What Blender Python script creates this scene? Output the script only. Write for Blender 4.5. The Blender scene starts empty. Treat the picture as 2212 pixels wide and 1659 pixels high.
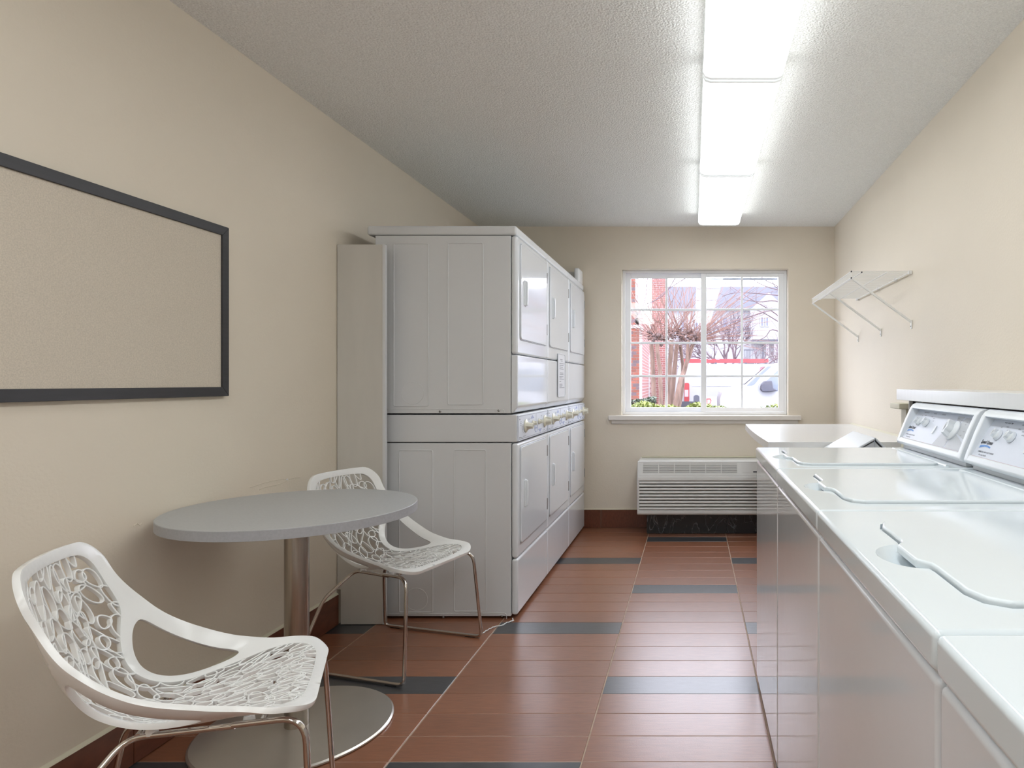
import bpy, bmesh, math, random
from mathutils import Vector, Matrix, geometry
sc = bpy.context.scene
COL = sc.collection
PI = math.pi
F = 1441.0; EYE = 1.194; VX, VY = 1497.0, 826.0
# ------------------------------------------------------------------ camera, world, exposure
cd = bpy.data.cameras.new('camera'); cam = bpy.data.objects.new('camera', cd); COL.objects.link(cam)
cam.location = (0, 0, EYE); cam.rotation_euler = (PI/2, 0, 0)
cd.sensor_width = 36.0; cd.lens = F*36.0/2212.0
cd.shift_x = -(VX-1106.0)/2212.0; cd.shift_y = -(829.5-VY)/2212.0
cd.clip_start = 0.02; cd.clip_end = 300
sc.camera = cam
w = bpy.data.worlds.new('world'); sc.world = w; w.use_nodes = True
bgn = w.node_tree.nodes['Background']; bgn.inputs[0].default_value = (0.84, 0.87, 1.0, 1); bgn.inputs[1].default_value = 6.8
sc.view_settings.view_transform = 'Standard'; sc.view_settings.look = 'None'
sc.view_settings.exposure = 0.44; sc.view_settings.gamma = 1.0; sc.view_settings.use_curve_mapping = False
LAMP = 4.5
# room
XL, XR, YB, YF, ZC = -1.755, 1.164, 5.48, -3.7, 2.474

def at(px, py, Y):
    return Vector(((px-VX)*Y/F, Y, EYE-(py-VY)*Y/F))

# ------------------------------------------------------------------ materials
def srgb(r, g, b):
    f = lambda c: (c/255/12.92) if c/255 <= 0.04045 else ((c/255+0.055)/1.055)**2.4
    return (f(r), f(g), f(b), 1)
def mat(name, col, rough=0.5, metal=0.0, noise=None, bump=None, spec=None, var=None, aniso=None, coat=0):
    """noise=(scale, amount, stretch) colour variation, bump=(scale, strength, distance)"""
    m = bpy.data.materials.new(name); m.use_nodes = True
    nt = m.node_tree; N = nt.nodes; L = nt.links; b = N['Principled BSDF']
    b.inputs['Base Color'].default_value = col; b.inputs['Roughness'].default_value = rough; b.inputs['Metallic'].default_value = metal
    if spec is not None: b.inputs['Specular IOR Level'].default_value = spec
    if coat: b.inputs['Coat Weight'].default_value = coat; b.inputs['Coat Roughness'].default_value = 0.04
    geo = None
    if noise or bump or var: geo = N.new('ShaderNodeNewGeometry')
    last = None
    if noise:
        mp = N.new('ShaderNodeMapping'); mp.inputs['Scale'].default_value = noise[2]
        L.new(geo.outputs['Position'], mp.inputs['Vector'])
        n = N.new('ShaderNodeTexNoise'); n.inputs['Scale'].default_value = noise[0]; n.inputs['Detail'].default_value = 5
        L.new(mp.outputs[0], n.inputs['Vector'])
        mr = N.new('ShaderNodeMapRange'); mr.inputs[1].default_value = 0.3; mr.inputs[2].default_value = 0.7
        mr.inputs[3].default_value = 1-noise[1]; mr.inputs[4].default_value = 1+noise[1]
        L.new(n.outputs[0], mr.inputs[0]); last = mr.outputs[0]
    if var:
        oi = N.new('ShaderNodeObjectInfo'); mr2 = N.new('ShaderNodeMapRange')
        mr2.inputs[3].default_value = 1-var; mr2.inputs[4].default_value = 1+var
        L.new(oi.outputs['Random'], mr2.inputs[0])
        if last:
            mu = N.new('ShaderNodeMath'); mu.operation = 'MULTIPLY'; L.new(last, mu.inputs[0]); L.new(mr2.outputs[0], mu.inputs[1]); last = mu.outputs[0]
        else: last = mr2.outputs[0]
    if last:
        vm = N.new('ShaderNodeVectorMath'); vm.operation = 'SCALE'; vm.inputs[0].default_value = col[:3]
        L.new(last, vm.inputs['Scale']); L.new(vm.outputs[0], b.inputs['Base Color'])
    if bump:
        n = N.new('ShaderNodeTexNoise'); n.inputs['Scale'].default_value = bump[0]; n.inputs['Detail'].default_value = 3
        if len(bump) > 3:
            mp = N.new('ShaderNodeMapping'); mp.inputs['Scale'].default_value = bump[3]
            L.new(geo.outputs['Position'], mp.inputs['Vector']); L.new(mp.outputs[0], n.inputs['Vector'])
        else: L.new(geo.outputs['Position'], n.inputs['Vector'])
        bp = N.new('ShaderNodeBump'); bp.inputs['Strength'].default_value = bump[1]; bp.inputs['Distance'].default_value = bump[2]
        L.new(n.outputs[0], bp.inputs['Height']); L.new(bp.outputs[0], b.inputs['Normal'])
    return m
def emis(name, col, s):
    m = bpy.data.materials.new(name); m.use_nodes = True; nt = m.node_tree; b = nt.nodes['Principled BSDF']
    b.inputs['Base Color'].default_value = col; b.inputs['Emission Color'].default_value = col; b.inputs['Emission Strength'].default_value = s
    return m
MT = {}
MT['wall'] = mat('wall_paint', srgb(223, 213, 196), 0.65, noise=(1.3, 0.025, (1, 1, 1)), bump=(105, 0.22, 0.003))
MT['ceil'] = mat('popcorn_ceiling', srgb(243, 244, 241), 0.9, noise=(170, 0.08, (1, 1, 1)), bump=(125, 0.9, 0.008))
MT['grout'] = mat('grout', srgb(176, 156, 138), 0.8, noise=(30, 0.15, (1, 1, 1)))
MT['tile'] = mat('terracotta_tile', srgb(136, 87, 61), 0.30, noise=(22, 0.14, (0.7, 5, 1)), bump=(260, 0.22, 0.0012), var=0.07, spec=1.0)
MT['tile_dark'] = mat('charcoal_tile', srgb(54, 56, 60), 0.30, noise=(22, 0.25, (0.7, 6, 1)), bump=(260, 0.22, 0.0012), var=0.05, spec=1.0)
for k_ in ('tile', 'tile_dark'):
    b_ = MT[k_].node_tree.nodes['Principled BSDF']; b_.inputs['Coat Weight'].default_value = 0.25; b_.inputs['Coat Roughness'].default_value = 0.24
MT['tile_base'] = mat('baseboard_tile', srgb(104, 58, 40), 0.35, noise=(16, 0.2, (6, 0.8, 2)), bump=(200, 0.15, 0.001), var=0.05)
MT['enamel'] = mat('white_enamel', srgb(224, 228, 233), 0.08, noise=(2, 0.01, (1, 1, 1)), bump=(4.5, 0.06, 0.010), spec=0.55, coat=0.2)
MT['enamel_deck'] = mat('white_porcelain', srgb(218, 227, 232), 0.09, bump=(3, 0.04, 0.01), spec=0.5)
MT['enamel_side'] = mat('grey_white_enamel', srgb(216, 218, 220), 0.34, noise=(2, 0.02, (1, 1, 1)), bump=(3, 0.08, 0.01))
MT['white_plastic'] = mat('white_plastic', srgb(226, 231, 236), 0.32, noise=(3, 0.01, (1, 1, 1)))
MT['ivory'] = mat('ivory_plastic', srgb(226, 224, 208), 0.35, noise=(20, 0.02, (1, 1, 1)))
MT['panel_print'] = mat('printed_panel', srgb(214, 220, 232), 0.35, noise=(3, 0.01, (1, 1, 1)))
MT['print_grey'] = mat('print_grey', srgb(190, 194, 200), 0.4, noise=(9, 0.01, (1, 1, 1)))
MT['ink'] = mat('ink_grey', srgb(92, 96, 106), 0.5, noise=(9, 0.01, (1, 1, 1)))
MT['ink_dark'] = mat('ink_dark', srgb(60, 62, 70), 0.5, noise=(9, 0.01, (1, 1, 1)))
MT['ink_blue'] = mat('ink_blue', srgb(100, 148, 214), 0.5, noise=(9, 0.03, (1, 1, 1)))
MT['ink_lav'] = mat('ink_lavender', srgb(160, 170, 205), 0.5, noise=(9, 0.02, (1, 1, 1)))
MT['ink_red'] = mat('ink_rose', srgb(190, 165, 170), 0.5, noise=(9, 0.02, (1, 1, 1)))
MT['laminate'] = mat('white_laminate', srgb(225, 226, 226), 0.22, noise=(10, 0.012, (1, 6, 1)))
MT['melamine'] = mat('offwhite_board', srgb(208, 205, 198), 0.5, noise=(3, 0.04, (3, 3, 0.6)))
MT['steel'] = mat('brushed_steel', srgb(176, 168, 158), 0.27, 1.0, noise=(14, 0.12, (6, 6, 0.3)), bump=(90, 0.08, 0.001, (9, 9, 0.15)))
MT['steel_flat'] = mat('steel_plate', srgb(205, 201, 194), 0.30, 0.78, noise=(5, 0.05, (1, 1, 1)), bump=(200, 0.03, 0.001))
MT['chrome'] = mat('chrome', srgb(205, 200, 195), 0.08, 1.0, noise=(6, 0.02, (1, 1, 1)))
MT['screw'] = mat('screw_steel', srgb(150, 150, 150), 0.3, 1.0, noise=(30, 0.05, (1, 1, 1)))
MT['table_top'] = mat('grey_laminate', srgb(170, 172, 173), 0.36, noise=(120, 0.05, (1, 1, 1)))
MT['table_edge'] = mat('grey_edge_band', srgb(164, 165, 169), 0.45, noise=(120, 0.06, (1, 1, 1)))
MT['chair'] = mat('white_gloss_plastic', srgb(238, 239, 238), 0.2, noise=(5, 0.012, (1, 1, 1)))
MT['black_frame'] = mat('black_frame', srgb(50, 50, 54), 0.45, noise=(12, 0.12, (1, 1, 8)))
MT['pinboard'] = mat('beige_pinboard_fabric', srgb(206, 196, 180), 0.95, noise=(260, 0.10, (1, 1, 1)), bump=(300, 0.5, 0.002))
MT['ac'] = mat('ac_plastic', srgb(212, 212, 208), 0.45, noise=(4, 0.012, (1, 1, 1)))
MT['dark_void'] = mat('dark_interior', srgb(42, 40, 40), 0.8, noise=(4, 0.1, (1, 1, 1)))
MT['vinyl'] = mat('window_vinyl', srgb(240, 242, 245), 0.35, noise=(4, 0.01, (1, 1, 1)))
MT['muntin'] = mat('grille_grey_white', srgb(240, 244, 248), 0.4, noise=(4, 0.01, (1, 1, 1)))
MT['sill'] = mat('sill_paint', srgb(225, 220, 212), 0.35, noise=(4, 0.01, (1, 1, 1)))
MT['beige_trim'] = mat('beige_trim_paint', srgb(212, 206, 184), 0.5, noise=(4, 0.02, (1, 1, 1)))
MT['wire'] = mat('white_coated_wire', srgb(232, 232, 230), 0.35, noise=(4, 0.01, (1, 1, 1)))
MT['black_rubber'] = mat('black_rubber', srgb(36, 36, 38), 0.6, noise=(8, 0.1, (1, 1, 1)))
MT['fixture'] = mat('fixture_metal', srgb(228, 230, 230), 0.4, noise=(4, 0.01, (1, 1, 1)))
MT['lamp'] = emis('lamp_diffuser', (0.95, 0.985, 1.0, 1), LAMP)
MT['lamp_side'] = emis('lamp_diffuser_side', (0.95, 0.985, 1.0, 1), 5.2)
MT['lamp_end'] = emis('lamp_diffuser_end', (0.93, 0.97, 0.98, 1), 0.25)
MT['clear'] = mat('clear_sleeve', srgb(228, 232, 240), 0.12, noise=(4, 0.01, (1, 1, 1)))
# marble with veins
m = mat('black_marble', srgb(26, 26, 28), 0.25, bump=(8, 0.02, 0.002)); MT['marble'] = m
nt = m.node_tree; N = nt.nodes; L = nt.links
g_ = N.new('ShaderNodeNewGeometry'); mp = N.new('ShaderNodeMapping'); mp.inputs['Scale'].default_value = (1.6, 1.6, 0.7); mp.inputs['Rotation'].default_value = (0, 0.5, 0)
L.new(g_.outputs['Position'], mp.inputs[0]); n_ = N.new('ShaderNodeTexNoise'); n_.inputs['Scale'].default_value = 6; n_.inputs['Detail'].default_value = 5; n_.inputs['Distortion'].default_value = 1.2
L.new(mp.outputs[0], n_.inputs['Vector']); cr = N.new('ShaderNodeValToRGB'); e = cr.color_ramp.elements
e[0].position = 0.49; e[0].color = srgb(26, 26, 28); e[1].position = 0.505; e[1].color = srgb(96, 96, 98)
x_ = e.new(0.52); x_.color = srgb(26, 26, 28)
L.new(n_.outputs[0], cr.inputs[0]); L.new(cr.outputs[0], N['Principled BSDF'].inputs['Base Color'])
# thin glass
def glass(name, tint=(1, 1, 1, 1), refl=0.05):
    m = bpy.data.materials.new(name); m.use_nodes = True; nt = m.node_tree; nt.nodes.clear()
    o = nt.nodes.new('ShaderNodeOutputMaterial'); t = nt.nodes.new('ShaderNodeBsdfTransparent'); t.inputs[0].default_value = tint
    g = nt.nodes.new('ShaderNodeBsdfGlossy'); g.inputs['Roughness'].default_value = 0.02
    mx = nt.nodes.new('ShaderNodeMixShader'); mx.inputs[0].default_value = refl
    nt.links.new(t.outputs[0], mx.inputs[1]); nt.links.new(g.outputs[0], mx.inputs[2]); nt.links.new(mx.outputs[0], o.inputs[0]); return m
MT['glass'] = glass('window_glass')
# exterior
MT['brick'] = mat('red_brick', srgb(132, 76, 62), 0.9, noise=(12, 0.15, (1, 1, 1)), var=0.16)
MT['brick_dark'] = mat('dark_brick', srgb(88, 72, 76), 0.9, noise=(12, 0.15, (1, 1, 1)), var=0.1)
MT['mortar'] = mat('mortar', srgb(150, 140, 138), 0.9, noise=(12, 0.08, (1, 1, 1)))
MT['far_white'] = mat('white_siding', srgb(226, 226, 232), 0.8, noise=(3, 0.03, (1, 1, 1)))
MT['roof'] = mat('grey_shingles', srgb(104, 104, 118), 0.9, noise=(9, 0.15, (1, 1, 3)))
MT['far_glass'] = mat('distant_window', srgb(120, 124, 145), 0.3, noise=(2, 0.1, (1, 1, 1)))
MT['bark'] = mat('crepe_bark', srgb(112, 90, 80), 0.85, noise=(14, 0.35, (2, 2, 0.4)))
MT['knot'] = mat('knot_bark', srgb(84, 68, 66), 0.9, noise=(30, 0.4, (1, 1, 1)))
MT['shoot'] = mat('shoot_bark', srgb(114, 86, 78), 0.85, noise=(8, 0.25, (1, 1, 1)))
MT['twig'] = mat('twig_bark', srgb(92, 76, 82), 0.85, noise=(3, 0.3, (1, 1, 1)))
MT['leaf'] = mat('hedge_leaf', srgb(112, 122, 62), 0.6, noise=(9, 0.5, (1, 1, 1)))
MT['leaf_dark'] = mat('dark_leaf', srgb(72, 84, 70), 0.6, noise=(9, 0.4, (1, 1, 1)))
MT['van'] = mat('van_white', srgb(232, 233, 240), 0.35, noise=(2, 0.01, (1, 1, 1)))
MT['red'] = mat('signal_red', srgb(160, 50, 58), 0.4, noise=(5, 0.08, (1, 1, 1)))
MT['tail_white'] = mat('lamp_white', srgb(232, 200, 205), 0.4, noise=(5, 0.03, (1, 1, 1)))
MT['grey_dark'] = mat('grey_plastic', srgb(66, 66, 78), 0.5, noise=(5, 0.05, (1, 1, 1)))
MT['ground'] = mat('asphalt', srgb(120, 120, 128), 0.95, noise=(1, 0.06, (1, 1, 1)))
MT['glass_van'] = mat('van_glass', srgb(100, 108, 122), 0.1, noise=(3, 0.1, (1, 1, 1)))
def brickwall_mat():
    m = bpy.data.materials.new('distant_brickwork'); m.use_nodes = True; nt = m.node_tree; N = nt.nodes; L = nt.links
    g = N.new('ShaderNodeNewGeometry'); mp = N.new('ShaderNodeMapping'); mp.inputs['Rotation'].default_value = (PI/2, 0, 0)
    L.new(g.outputs['Position'], mp.inputs[0]); b = N.new('ShaderNodeTexBrick')
    b.inputs['Color1'].default_value = srgb(140, 88, 82); b.inputs['Color2'].default_value = srgb(126, 78, 76); b.inputs['Mortar'].default_value = srgb(156, 136, 134)
    b.inputs['Scale'].default_value = 1; b.inputs['Mortar Size'].default_value = 0.008; b.inputs['Brick Width'].default_value = 0.21; b.inputs['Row Height'].default_value = 0.075
    L.new(mp.outputs[0], b.inputs['Vector']); L.new(b.outputs[0], N['Principled BSDF'].inputs['Base Color']); N['Principled BSDF'].inputs['Roughness'].default_value = 0.9
    return m
MT['brickwork'] = brickwall_mat()
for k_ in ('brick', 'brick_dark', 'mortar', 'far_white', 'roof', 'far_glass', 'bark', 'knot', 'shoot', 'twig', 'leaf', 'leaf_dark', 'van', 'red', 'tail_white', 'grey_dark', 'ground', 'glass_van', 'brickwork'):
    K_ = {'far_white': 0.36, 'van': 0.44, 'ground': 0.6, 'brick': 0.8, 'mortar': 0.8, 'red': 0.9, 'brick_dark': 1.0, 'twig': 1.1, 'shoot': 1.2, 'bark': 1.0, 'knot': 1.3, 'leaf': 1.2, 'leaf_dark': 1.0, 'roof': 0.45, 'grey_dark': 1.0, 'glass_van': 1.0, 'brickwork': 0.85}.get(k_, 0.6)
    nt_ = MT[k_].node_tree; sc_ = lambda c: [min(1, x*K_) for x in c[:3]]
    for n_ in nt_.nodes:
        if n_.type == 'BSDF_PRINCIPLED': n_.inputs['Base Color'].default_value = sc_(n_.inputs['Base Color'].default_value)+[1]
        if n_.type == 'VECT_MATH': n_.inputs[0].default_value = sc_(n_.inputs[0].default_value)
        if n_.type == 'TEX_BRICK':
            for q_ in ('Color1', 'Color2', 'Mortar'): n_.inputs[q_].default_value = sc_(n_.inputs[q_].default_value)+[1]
MT['frame_far'] = mat('glazing_frame', srgb(226, 229, 233), 0.4, noise=(4, 0.01, (1, 1, 1)))

# ------------------------------------------------------------------ mesh helpers
class MB:
    def __init__(s): s.v = []; s.f = []
    def add(s, vs, fs):
        o = len(s.v); s.v += [tuple(v) for v in vs]; s.f += [tuple(i+o for i in f) for f in fs]; return s
    def box(s, a, b):
        x0, y0, z0 = a; x1, y1, z1 = b
        x0, x1 = min(x0, x1), max(x0, x1); y0, y1 = min(y0, y1), max(y0, y1); z0, z1 = min(z0, z1), max(z0, z1)
        return s.add([(x0,y0,z0),(x1,y0,z0),(x1,y1,z0),(x0,y1,z0),(x0,y0,z1),(x1,y0,z1),(x1,y1,z1),(x0,y1,z1)],
                     [(3,2,1,0),(4,5,6,7),(0,1,5,4),(1,2,6,5),(2,3,7,6),(3,0,4,7)])
    def prism(s, poly, axis, lo, hi):
        """poly of 2-D points; axis 'x': (y,z), 'y': (x,z), 'z': (x,y)"""
        mk = {'x': lambda p, t: (t, p[0], p[1]), 'y': lambda p, t: (p[0], t, p[1]), 'z': lambda p, t: (p[0], p[1], t)}[axis]
        n = len(poly); vs = [mk(p, lo) for p in poly]+[mk(p, hi) for p in poly]
        fs = [tuple(range(n))[::-1], tuple(range(n, 2*n))]+[(i, (i+1) % n, n+(i+1) % n, n+i) for i in range(n)]
        return s.add(vs, fs)
    def tube(s, pts, r, seg=8, closed=False, r2=None):
        pts = [Vector(p) for p in pts]; n = len(pts); rings = []
        up = None
        for i, p in enumerate(pts):
            if closed: d = pts[(i+1) % n]-pts[i-1]
            else: d = pts[min(i+1, n-1)]-pts[max(i-1, 0)]
            if d.length < 1e-9: d = Vector((0, 0, 1))
            d.normalize()
            if up is None:
                up = Vector((0, 0, 1)) if abs(d.z) < 0.9 else Vector((1, 0, 0))
            a = (up-d*up.dot(d))
            if a.length < 1e-6: a = d.orthogonal()
            a.normalize(); b = d.cross(a); up = a
            rr = r if r2 is None else r+(r2-r)*i/max(1, n-1)
            rings.append([p+a*math.cos(2*PI*k/seg)*rr+b*math.sin(2*PI*k/seg)*rr for k in range(seg)])
        vs = [v for R in rings for v in R]; fs = []
        m_ = n if closed else n-1
        for i in range(m_):
            j = (i+1) % n
            for k in range(seg):
                l = (k+1) % seg; fs.append((i*seg+k, i*seg+l, j*seg+l, j*seg+k))
        if not closed:
            fs.append(tuple(range(seg))[::-1]); fs.append(tuple((n-1)*seg+k for k in range(seg)))
        return s.add(vs, fs)
    def lathe(s, prof, c, axis='z', seg=32):
        """prof: [(r, h)], around axis through c"""
        vs = []; fs = []; n = len(prof)
        for r, h in prof:
            for k in range(seg):
                a = 2*PI*k/seg; u, v = r*math.cos(a), r*math.sin(a)
                vs.append({'z': (c[0]+u, c[1]+v, c[2]+h), 'x': (c[0]+h, c[1]+u, c[2]+v), 'y': (c[0]+v, c[1]+h, c[2]+u)}[axis])
        for i in range(n-1):
            for k in range(seg):
                l = (k+1) % seg; fs.append((i*seg+k, i*seg+l, (i+1)*seg+l, (i+1)*seg+k))
        fs.append(tuple(range(seg))[::-1]); fs.append(tuple((n-1)*seg+k for k in range(seg)))
        return s.add(vs, fs)
    def quad(s, *p): return s.add(p, [tuple(range(len(p)))])
    def xf(s, mtx): s.v = [tuple(mtx @ Vector(v)) for v in s.v]; return s
def obj(name, mb, mname, parent=None, bevel=0.0, smooth=False, seg=2, recalc=True):
    me = bpy.data.meshes.new(name)
    me.from_pydata(mb.v, [], mb.f); me.validate()
    bm = bmesh.new(); bm.from_mesh(me)
    if recalc: bmesh.ops.recalc_face_normals(bm, faces=bm.faces)
    if bevel > 0:
        es = [e for e in bm.edges if len(e.link_faces) == 2 and e.calc_face_angle(0) > 0.5]
        bmesh.ops.bevel(bm, geom=es, offset=bevel, segments=seg, profile=0.5, affect='EDGES', clamp_overlap=True)
    bm.to_mesh(me); bm.free()
    me.materials.append(MT[mname])
    if smooth or bevel > 0:
        for p in me.polygons: p.use_smooth = True
        me.set_sharp_from_angle(angle=0.6 if bevel == 0 else 0.9)
    o = bpy.data.objects.new(name, me); COL.objects.link(o)
    if bevel > 0:
        md = o.modifiers.new('wn', 'WEIGHTED_NORMAL'); md.keep_sharp = True; md.weight = 100
    if parent: o.parent = parent
    return o
def thing(name, label, cat, loc=(0, 0, 0), rz=0, group=None):
    o = bpy.data.objects.new(name, None); o.empty_display_size = 0.1; COL.objects.link(o); o.location = loc; o.rotation_euler = (0, 0, rz)
    o['label'] = label; o['category'] = cat
    if group: o['group'] = group
    return o
def tag(o, label, cat, group=None):
    o['label'] = label; o['category'] = cat
    if group: o['group'] = group
    return o
def struct(o): o['kind'] = 'structure'; return o
def dup(root, loc, label, rz=None):
    r = root.copy(); COL.objects.link(r); r.location = loc
    if rz is not None: r.rotation_euler = (0, 0, rz)
    r['label'] = label
    for ch in list(root.children):
        c = ch.copy(); COL.objects.link(c); c.parent = r
        for g in list(ch.children):
            d = g.copy(); COL.objects.link(d); d.parent = c
    return r
def boolean_cut(o, mb):
    me = bpy.data.meshes.new('cut'); me.from_pydata(mb.v, [], mb.f)
    bm = bmesh.new(); bm.from_mesh(me); bmesh.ops.recalc_face_normals(bm, faces=bm.faces); bm.to_mesh(me); bm.free()
    c = bpy.data.objects.new('cut', me); COL.objects.link(c); o.modifiers.clear(); c.parent = o.parent; bpy.context.view_layer.update()
    md = o.modifiers.new('b', 'BOOLEAN'); md.object = c; md.operation = 'DIFFERENCE'; md.solver = 'EXACT'
    dg = bpy.context.evaluated_depsgraph_get(); nm = bpy.data.meshes.new_from_object(o.evaluated_get(dg))
    o.modifiers.clear(); o.data = nm; bpy.context.view_layer.update(); bpy.data.objects.remove(c)
    for p in nm.polygons: p.use_smooth = True
    nm.set_sharp_from_angle(angle=0.6)
    wn = o.modifiers.new('wn', 'WEIGHTED_NORMAL'); wn.keep_sharp = True; wn.weight = 100
_txt = {}
def text_mb(s, size, align='LEFT', bold=0.0, sx=1.0):
    cu = bpy.data.curves.new('t', 'FONT'); cu.body = s; cu.size = size; cu.align_x = align; cu.offset = bold; cu.resolution_u = 2
    o = bpy.data.objects.new('t', cu); COL.objects.link(o)
    dg = bpy.context.evaluated_depsgraph_get(); me = bpy.data.meshes.new_from_object(o.evaluated_get(dg))
    mb = MB(); mb.v = [(v.co.x*sx, v.co.y, 0) for v in me.vertices]; mb.f = [tuple(p.vertices) for p in me.polygons]
    bpy.data.objects.remove(o); bpy.data.curves.remove(cu); bpy.data.meshes.remove(me); return mb
def frame_mtx(o, u, v):
    u = Vector(u).normalized(); v = Vector(v).normalized(); n = u.cross(v)
    m = Matrix((u, v, n)).transposed().to_4x4(); m.translation = Vector(o); return m
def rrect(x0, y0, x1, y1, r, n=5):
    pts = []
    for cx, cy, a0 in ((x1-r, y1-r, 0), (x0+r, y1-r, 90), (x0+r, y0+r, 180), (x1-r, y0+r, 270)):
        for k in range(n+1):
            a = math.radians(a0+90*k/n); pts.append((cx+r*math.cos(a), cy+r*math.sin(a)))
    return pts
def catmull(P, n=8):
    P = [Vector(p) for p in P]; out = []
    for i in range(len(P)-1):
        p0 = P[max(i-1, 0)]; p1 = P[i]; p2 = P[i+1]; p3 = P[min(i+2, len(P)-1)]
        for k in range(n):
            t = k/n
            out.append(0.5*((2*p1)+(p2-p0)*t+(2*p0-5*p1+4*p2-p3)*t*t+(3*p1-p0-3*p2+p3)*t**3))
    out.append(P[-1]); return out
def fillet(P, r, n=6):
    """round the inner corners of a 3-D polyline"""
    P = [Vector(p) for p in P]; out = [P[0]]
    for i in range(1, len(P)-1):
        a = P[i-1]-P[i]; b = P[i+1]-P[i]; d = min(r, a.length*0.49, b.length*0.49)
        s = P[i]+a.normalized()*d; e = P[i]+b.normalized()*d
        for k in range(n+1):
            t = k/n; out.append(s*(1-t)**2+P[i]*2*t*(1-t)+e*t*t)
    out.append(P[-1]); return out

# ------------------------------------------------------------------ room shell
T = 0.15
WX0, WX1, WZ0, WZ1 = -0.587, 0.783, 0.925, 2.128      # window opening
fl = struct(obj('floor', MB().box((XL-T, YF-T, -0.16), (XR+T, YB+T, -0.0015)), 'grout'))
struct(obj('ceiling', MB().box((XL-T, YF-T, ZC), (XR+T, YB+T, ZC+T)), 'ceil'))
struct(obj('wall_left', MB().box((XL-T, YF-T, -0.01), (XL, YB+T, ZC)), 'wall'))
struct(obj('wall_right', MB().box((XR, YF-T, -0.01), (XR+T, YB+T, ZC)), 'wall'))
struct(obj('wall_front', MB().box((XL, YF-T, -0.01), (XR, YF, ZC)), 'wall'))
wb = MB()
wb.box((XL, YB, -0.01), (WX0, YB+T, ZC)); wb.box((WX1, YB, -0.01), (XR, YB+T, ZC))
wb.box((WX0, YB, -0.01), (WX1, YB+T, WZ0)); wb.box((WX0, YB, WZ1), (WX1, YB+T, ZC))
struct(obj('wall_back', wb, 'wall'))
# door behind the camera is outside the picture and left out; floor tiles
GX = [-2.171+0.607*i for i in range(7)]; PY = 0.15275; Y0 = 2.0996
gx, gy = 0.0022, 0.0012
base_tiles = {}
def tile_mesh(x0, x1, y0, y1, mname):
    key = (round(x1-x0, 4), round(y1-y0, 4), mname)
    if key in base_tiles: return base_tiles[key]
    W, H = x1-x0, y1-y0; b = 0.0016
    vs = [(0, 0, -0.006), (W, 0, -0.006), (W, H, -0.006), (0, H, -0.006), (0, 0, -b), (W, 0, -b), (W, H, -b), (0, H, -b), (b, b, 0), (W-b, b, 0), (W-b, H-b, 0), (b, H-b, 0)]
    fs = [(0, 1, 5, 4), (1, 2, 6, 5), (2, 3, 7, 6), (3, 0, 4, 7), (4, 5, 9, 8), (5, 6, 10, 9), (6, 7, 11, 10), (7, 4, 8, 11), (8, 9, 10, 11)]
    me = bpy.data.meshes.new('tile'); me.from_pydata(vs, [], fs); me.materials.append(MT[mname]); base_tiles[key] = me; return me
back_mb = MB(); rngt = random.Random(4)
for c in range(6):
    x0 = max(GX[c]+gx, XL+0.001); x1 = min(GX[c+1]-gx, XR-0.001)
    if x1-x0 < 0.02: continue
    for r in range(-39, 24):
        y0 = Y0+r*PY+gy; y1 = min(Y0+(r+1)*PY-gy, YB-0.001)
        if y0 > YB-0.01: continue
        if y1 < YF+0.2: continue
        if c % 2 == 0: dark = (r % 8) == 7     # columns like A / C  (row 3.169: r=7)
        else: dark = (r % 8) == 3              # row 2.564: r=3
        if y0 < -0.7:
            if not dark: back_mb.box((x0, y0, -0.006), (x1, y1, 0))
            continue
        o = bpy.data.objects.new('dark_tile' if dark else 'tile', tile_mesh(x0, x1, y0, y1, 'tile_dark' if dark else 'tile')); COL.objects.link(o)
        o.location = (x0, y0, rngt.uniform(-0.0002, 0.0002)); o.parent = fl
o = obj('tile_field', back_mb, 'tile', fl); o['kind'] = 'stuff'
# baseboards
BH = 0.15
bl = struct(obj('baseboard_left', MB().box((XL, YF, 0), (XL+0.004, 3.284, BH)), 'grout'))
y = 3.284; k = 0
while y > YF+0.1:
    y2 = max(y-0.602, YF+0.01)
    obj('tile', MB().box((XL+0.001, y2+0.002, 0.003), (XL+0.011, y, BH)), 'tile_base', bl, bevel=0.0012, seg=1); y = y2
obj('caulk', MB().prism([(XL, BH), (XL+0.011, BH), (XL+0.009, BH+0.003), (XL, BH+0.009)], 'y', YF, 3.284), 'beige_trim', bl)
bb = struct(obj('baseboard_back', MB().box((XL, YB-0.004, 0), (-0.37, YB, BH)), 'grout'))
for x0, x1 in ((-1.70, -1.36), (-1.355, -0.757), (-0.753, -0.372)):
    obj('tile', MB().box((x0, YB-0.012, 0.003), (x1, YB-0.001, BH)), 'tile_base', bb, bevel=0.0012, seg=1)
obj('caulk', MB().prism([(YB-0.012, BH), (YB, BH), (YB, BH+0.008), (YB-0.01, BH+0.003)], 'x', XL, -0.37), 'beige_trim', bb)
br = struct(obj('baseboard_right', MB().box((XR-0.004, YF, 0), (XR, YB, BH)), 'grout'))
y = YB
while y > YF+0.1:
    y2 = max(y-0.602, YF+0.01)
    obj('tile', MB().box((XR-0.011, y2+0.002, 0.003), (XR-0.001, y, BH)), 'tile_base', br, bevel=0.0012, seg=1); y = y2
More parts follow.
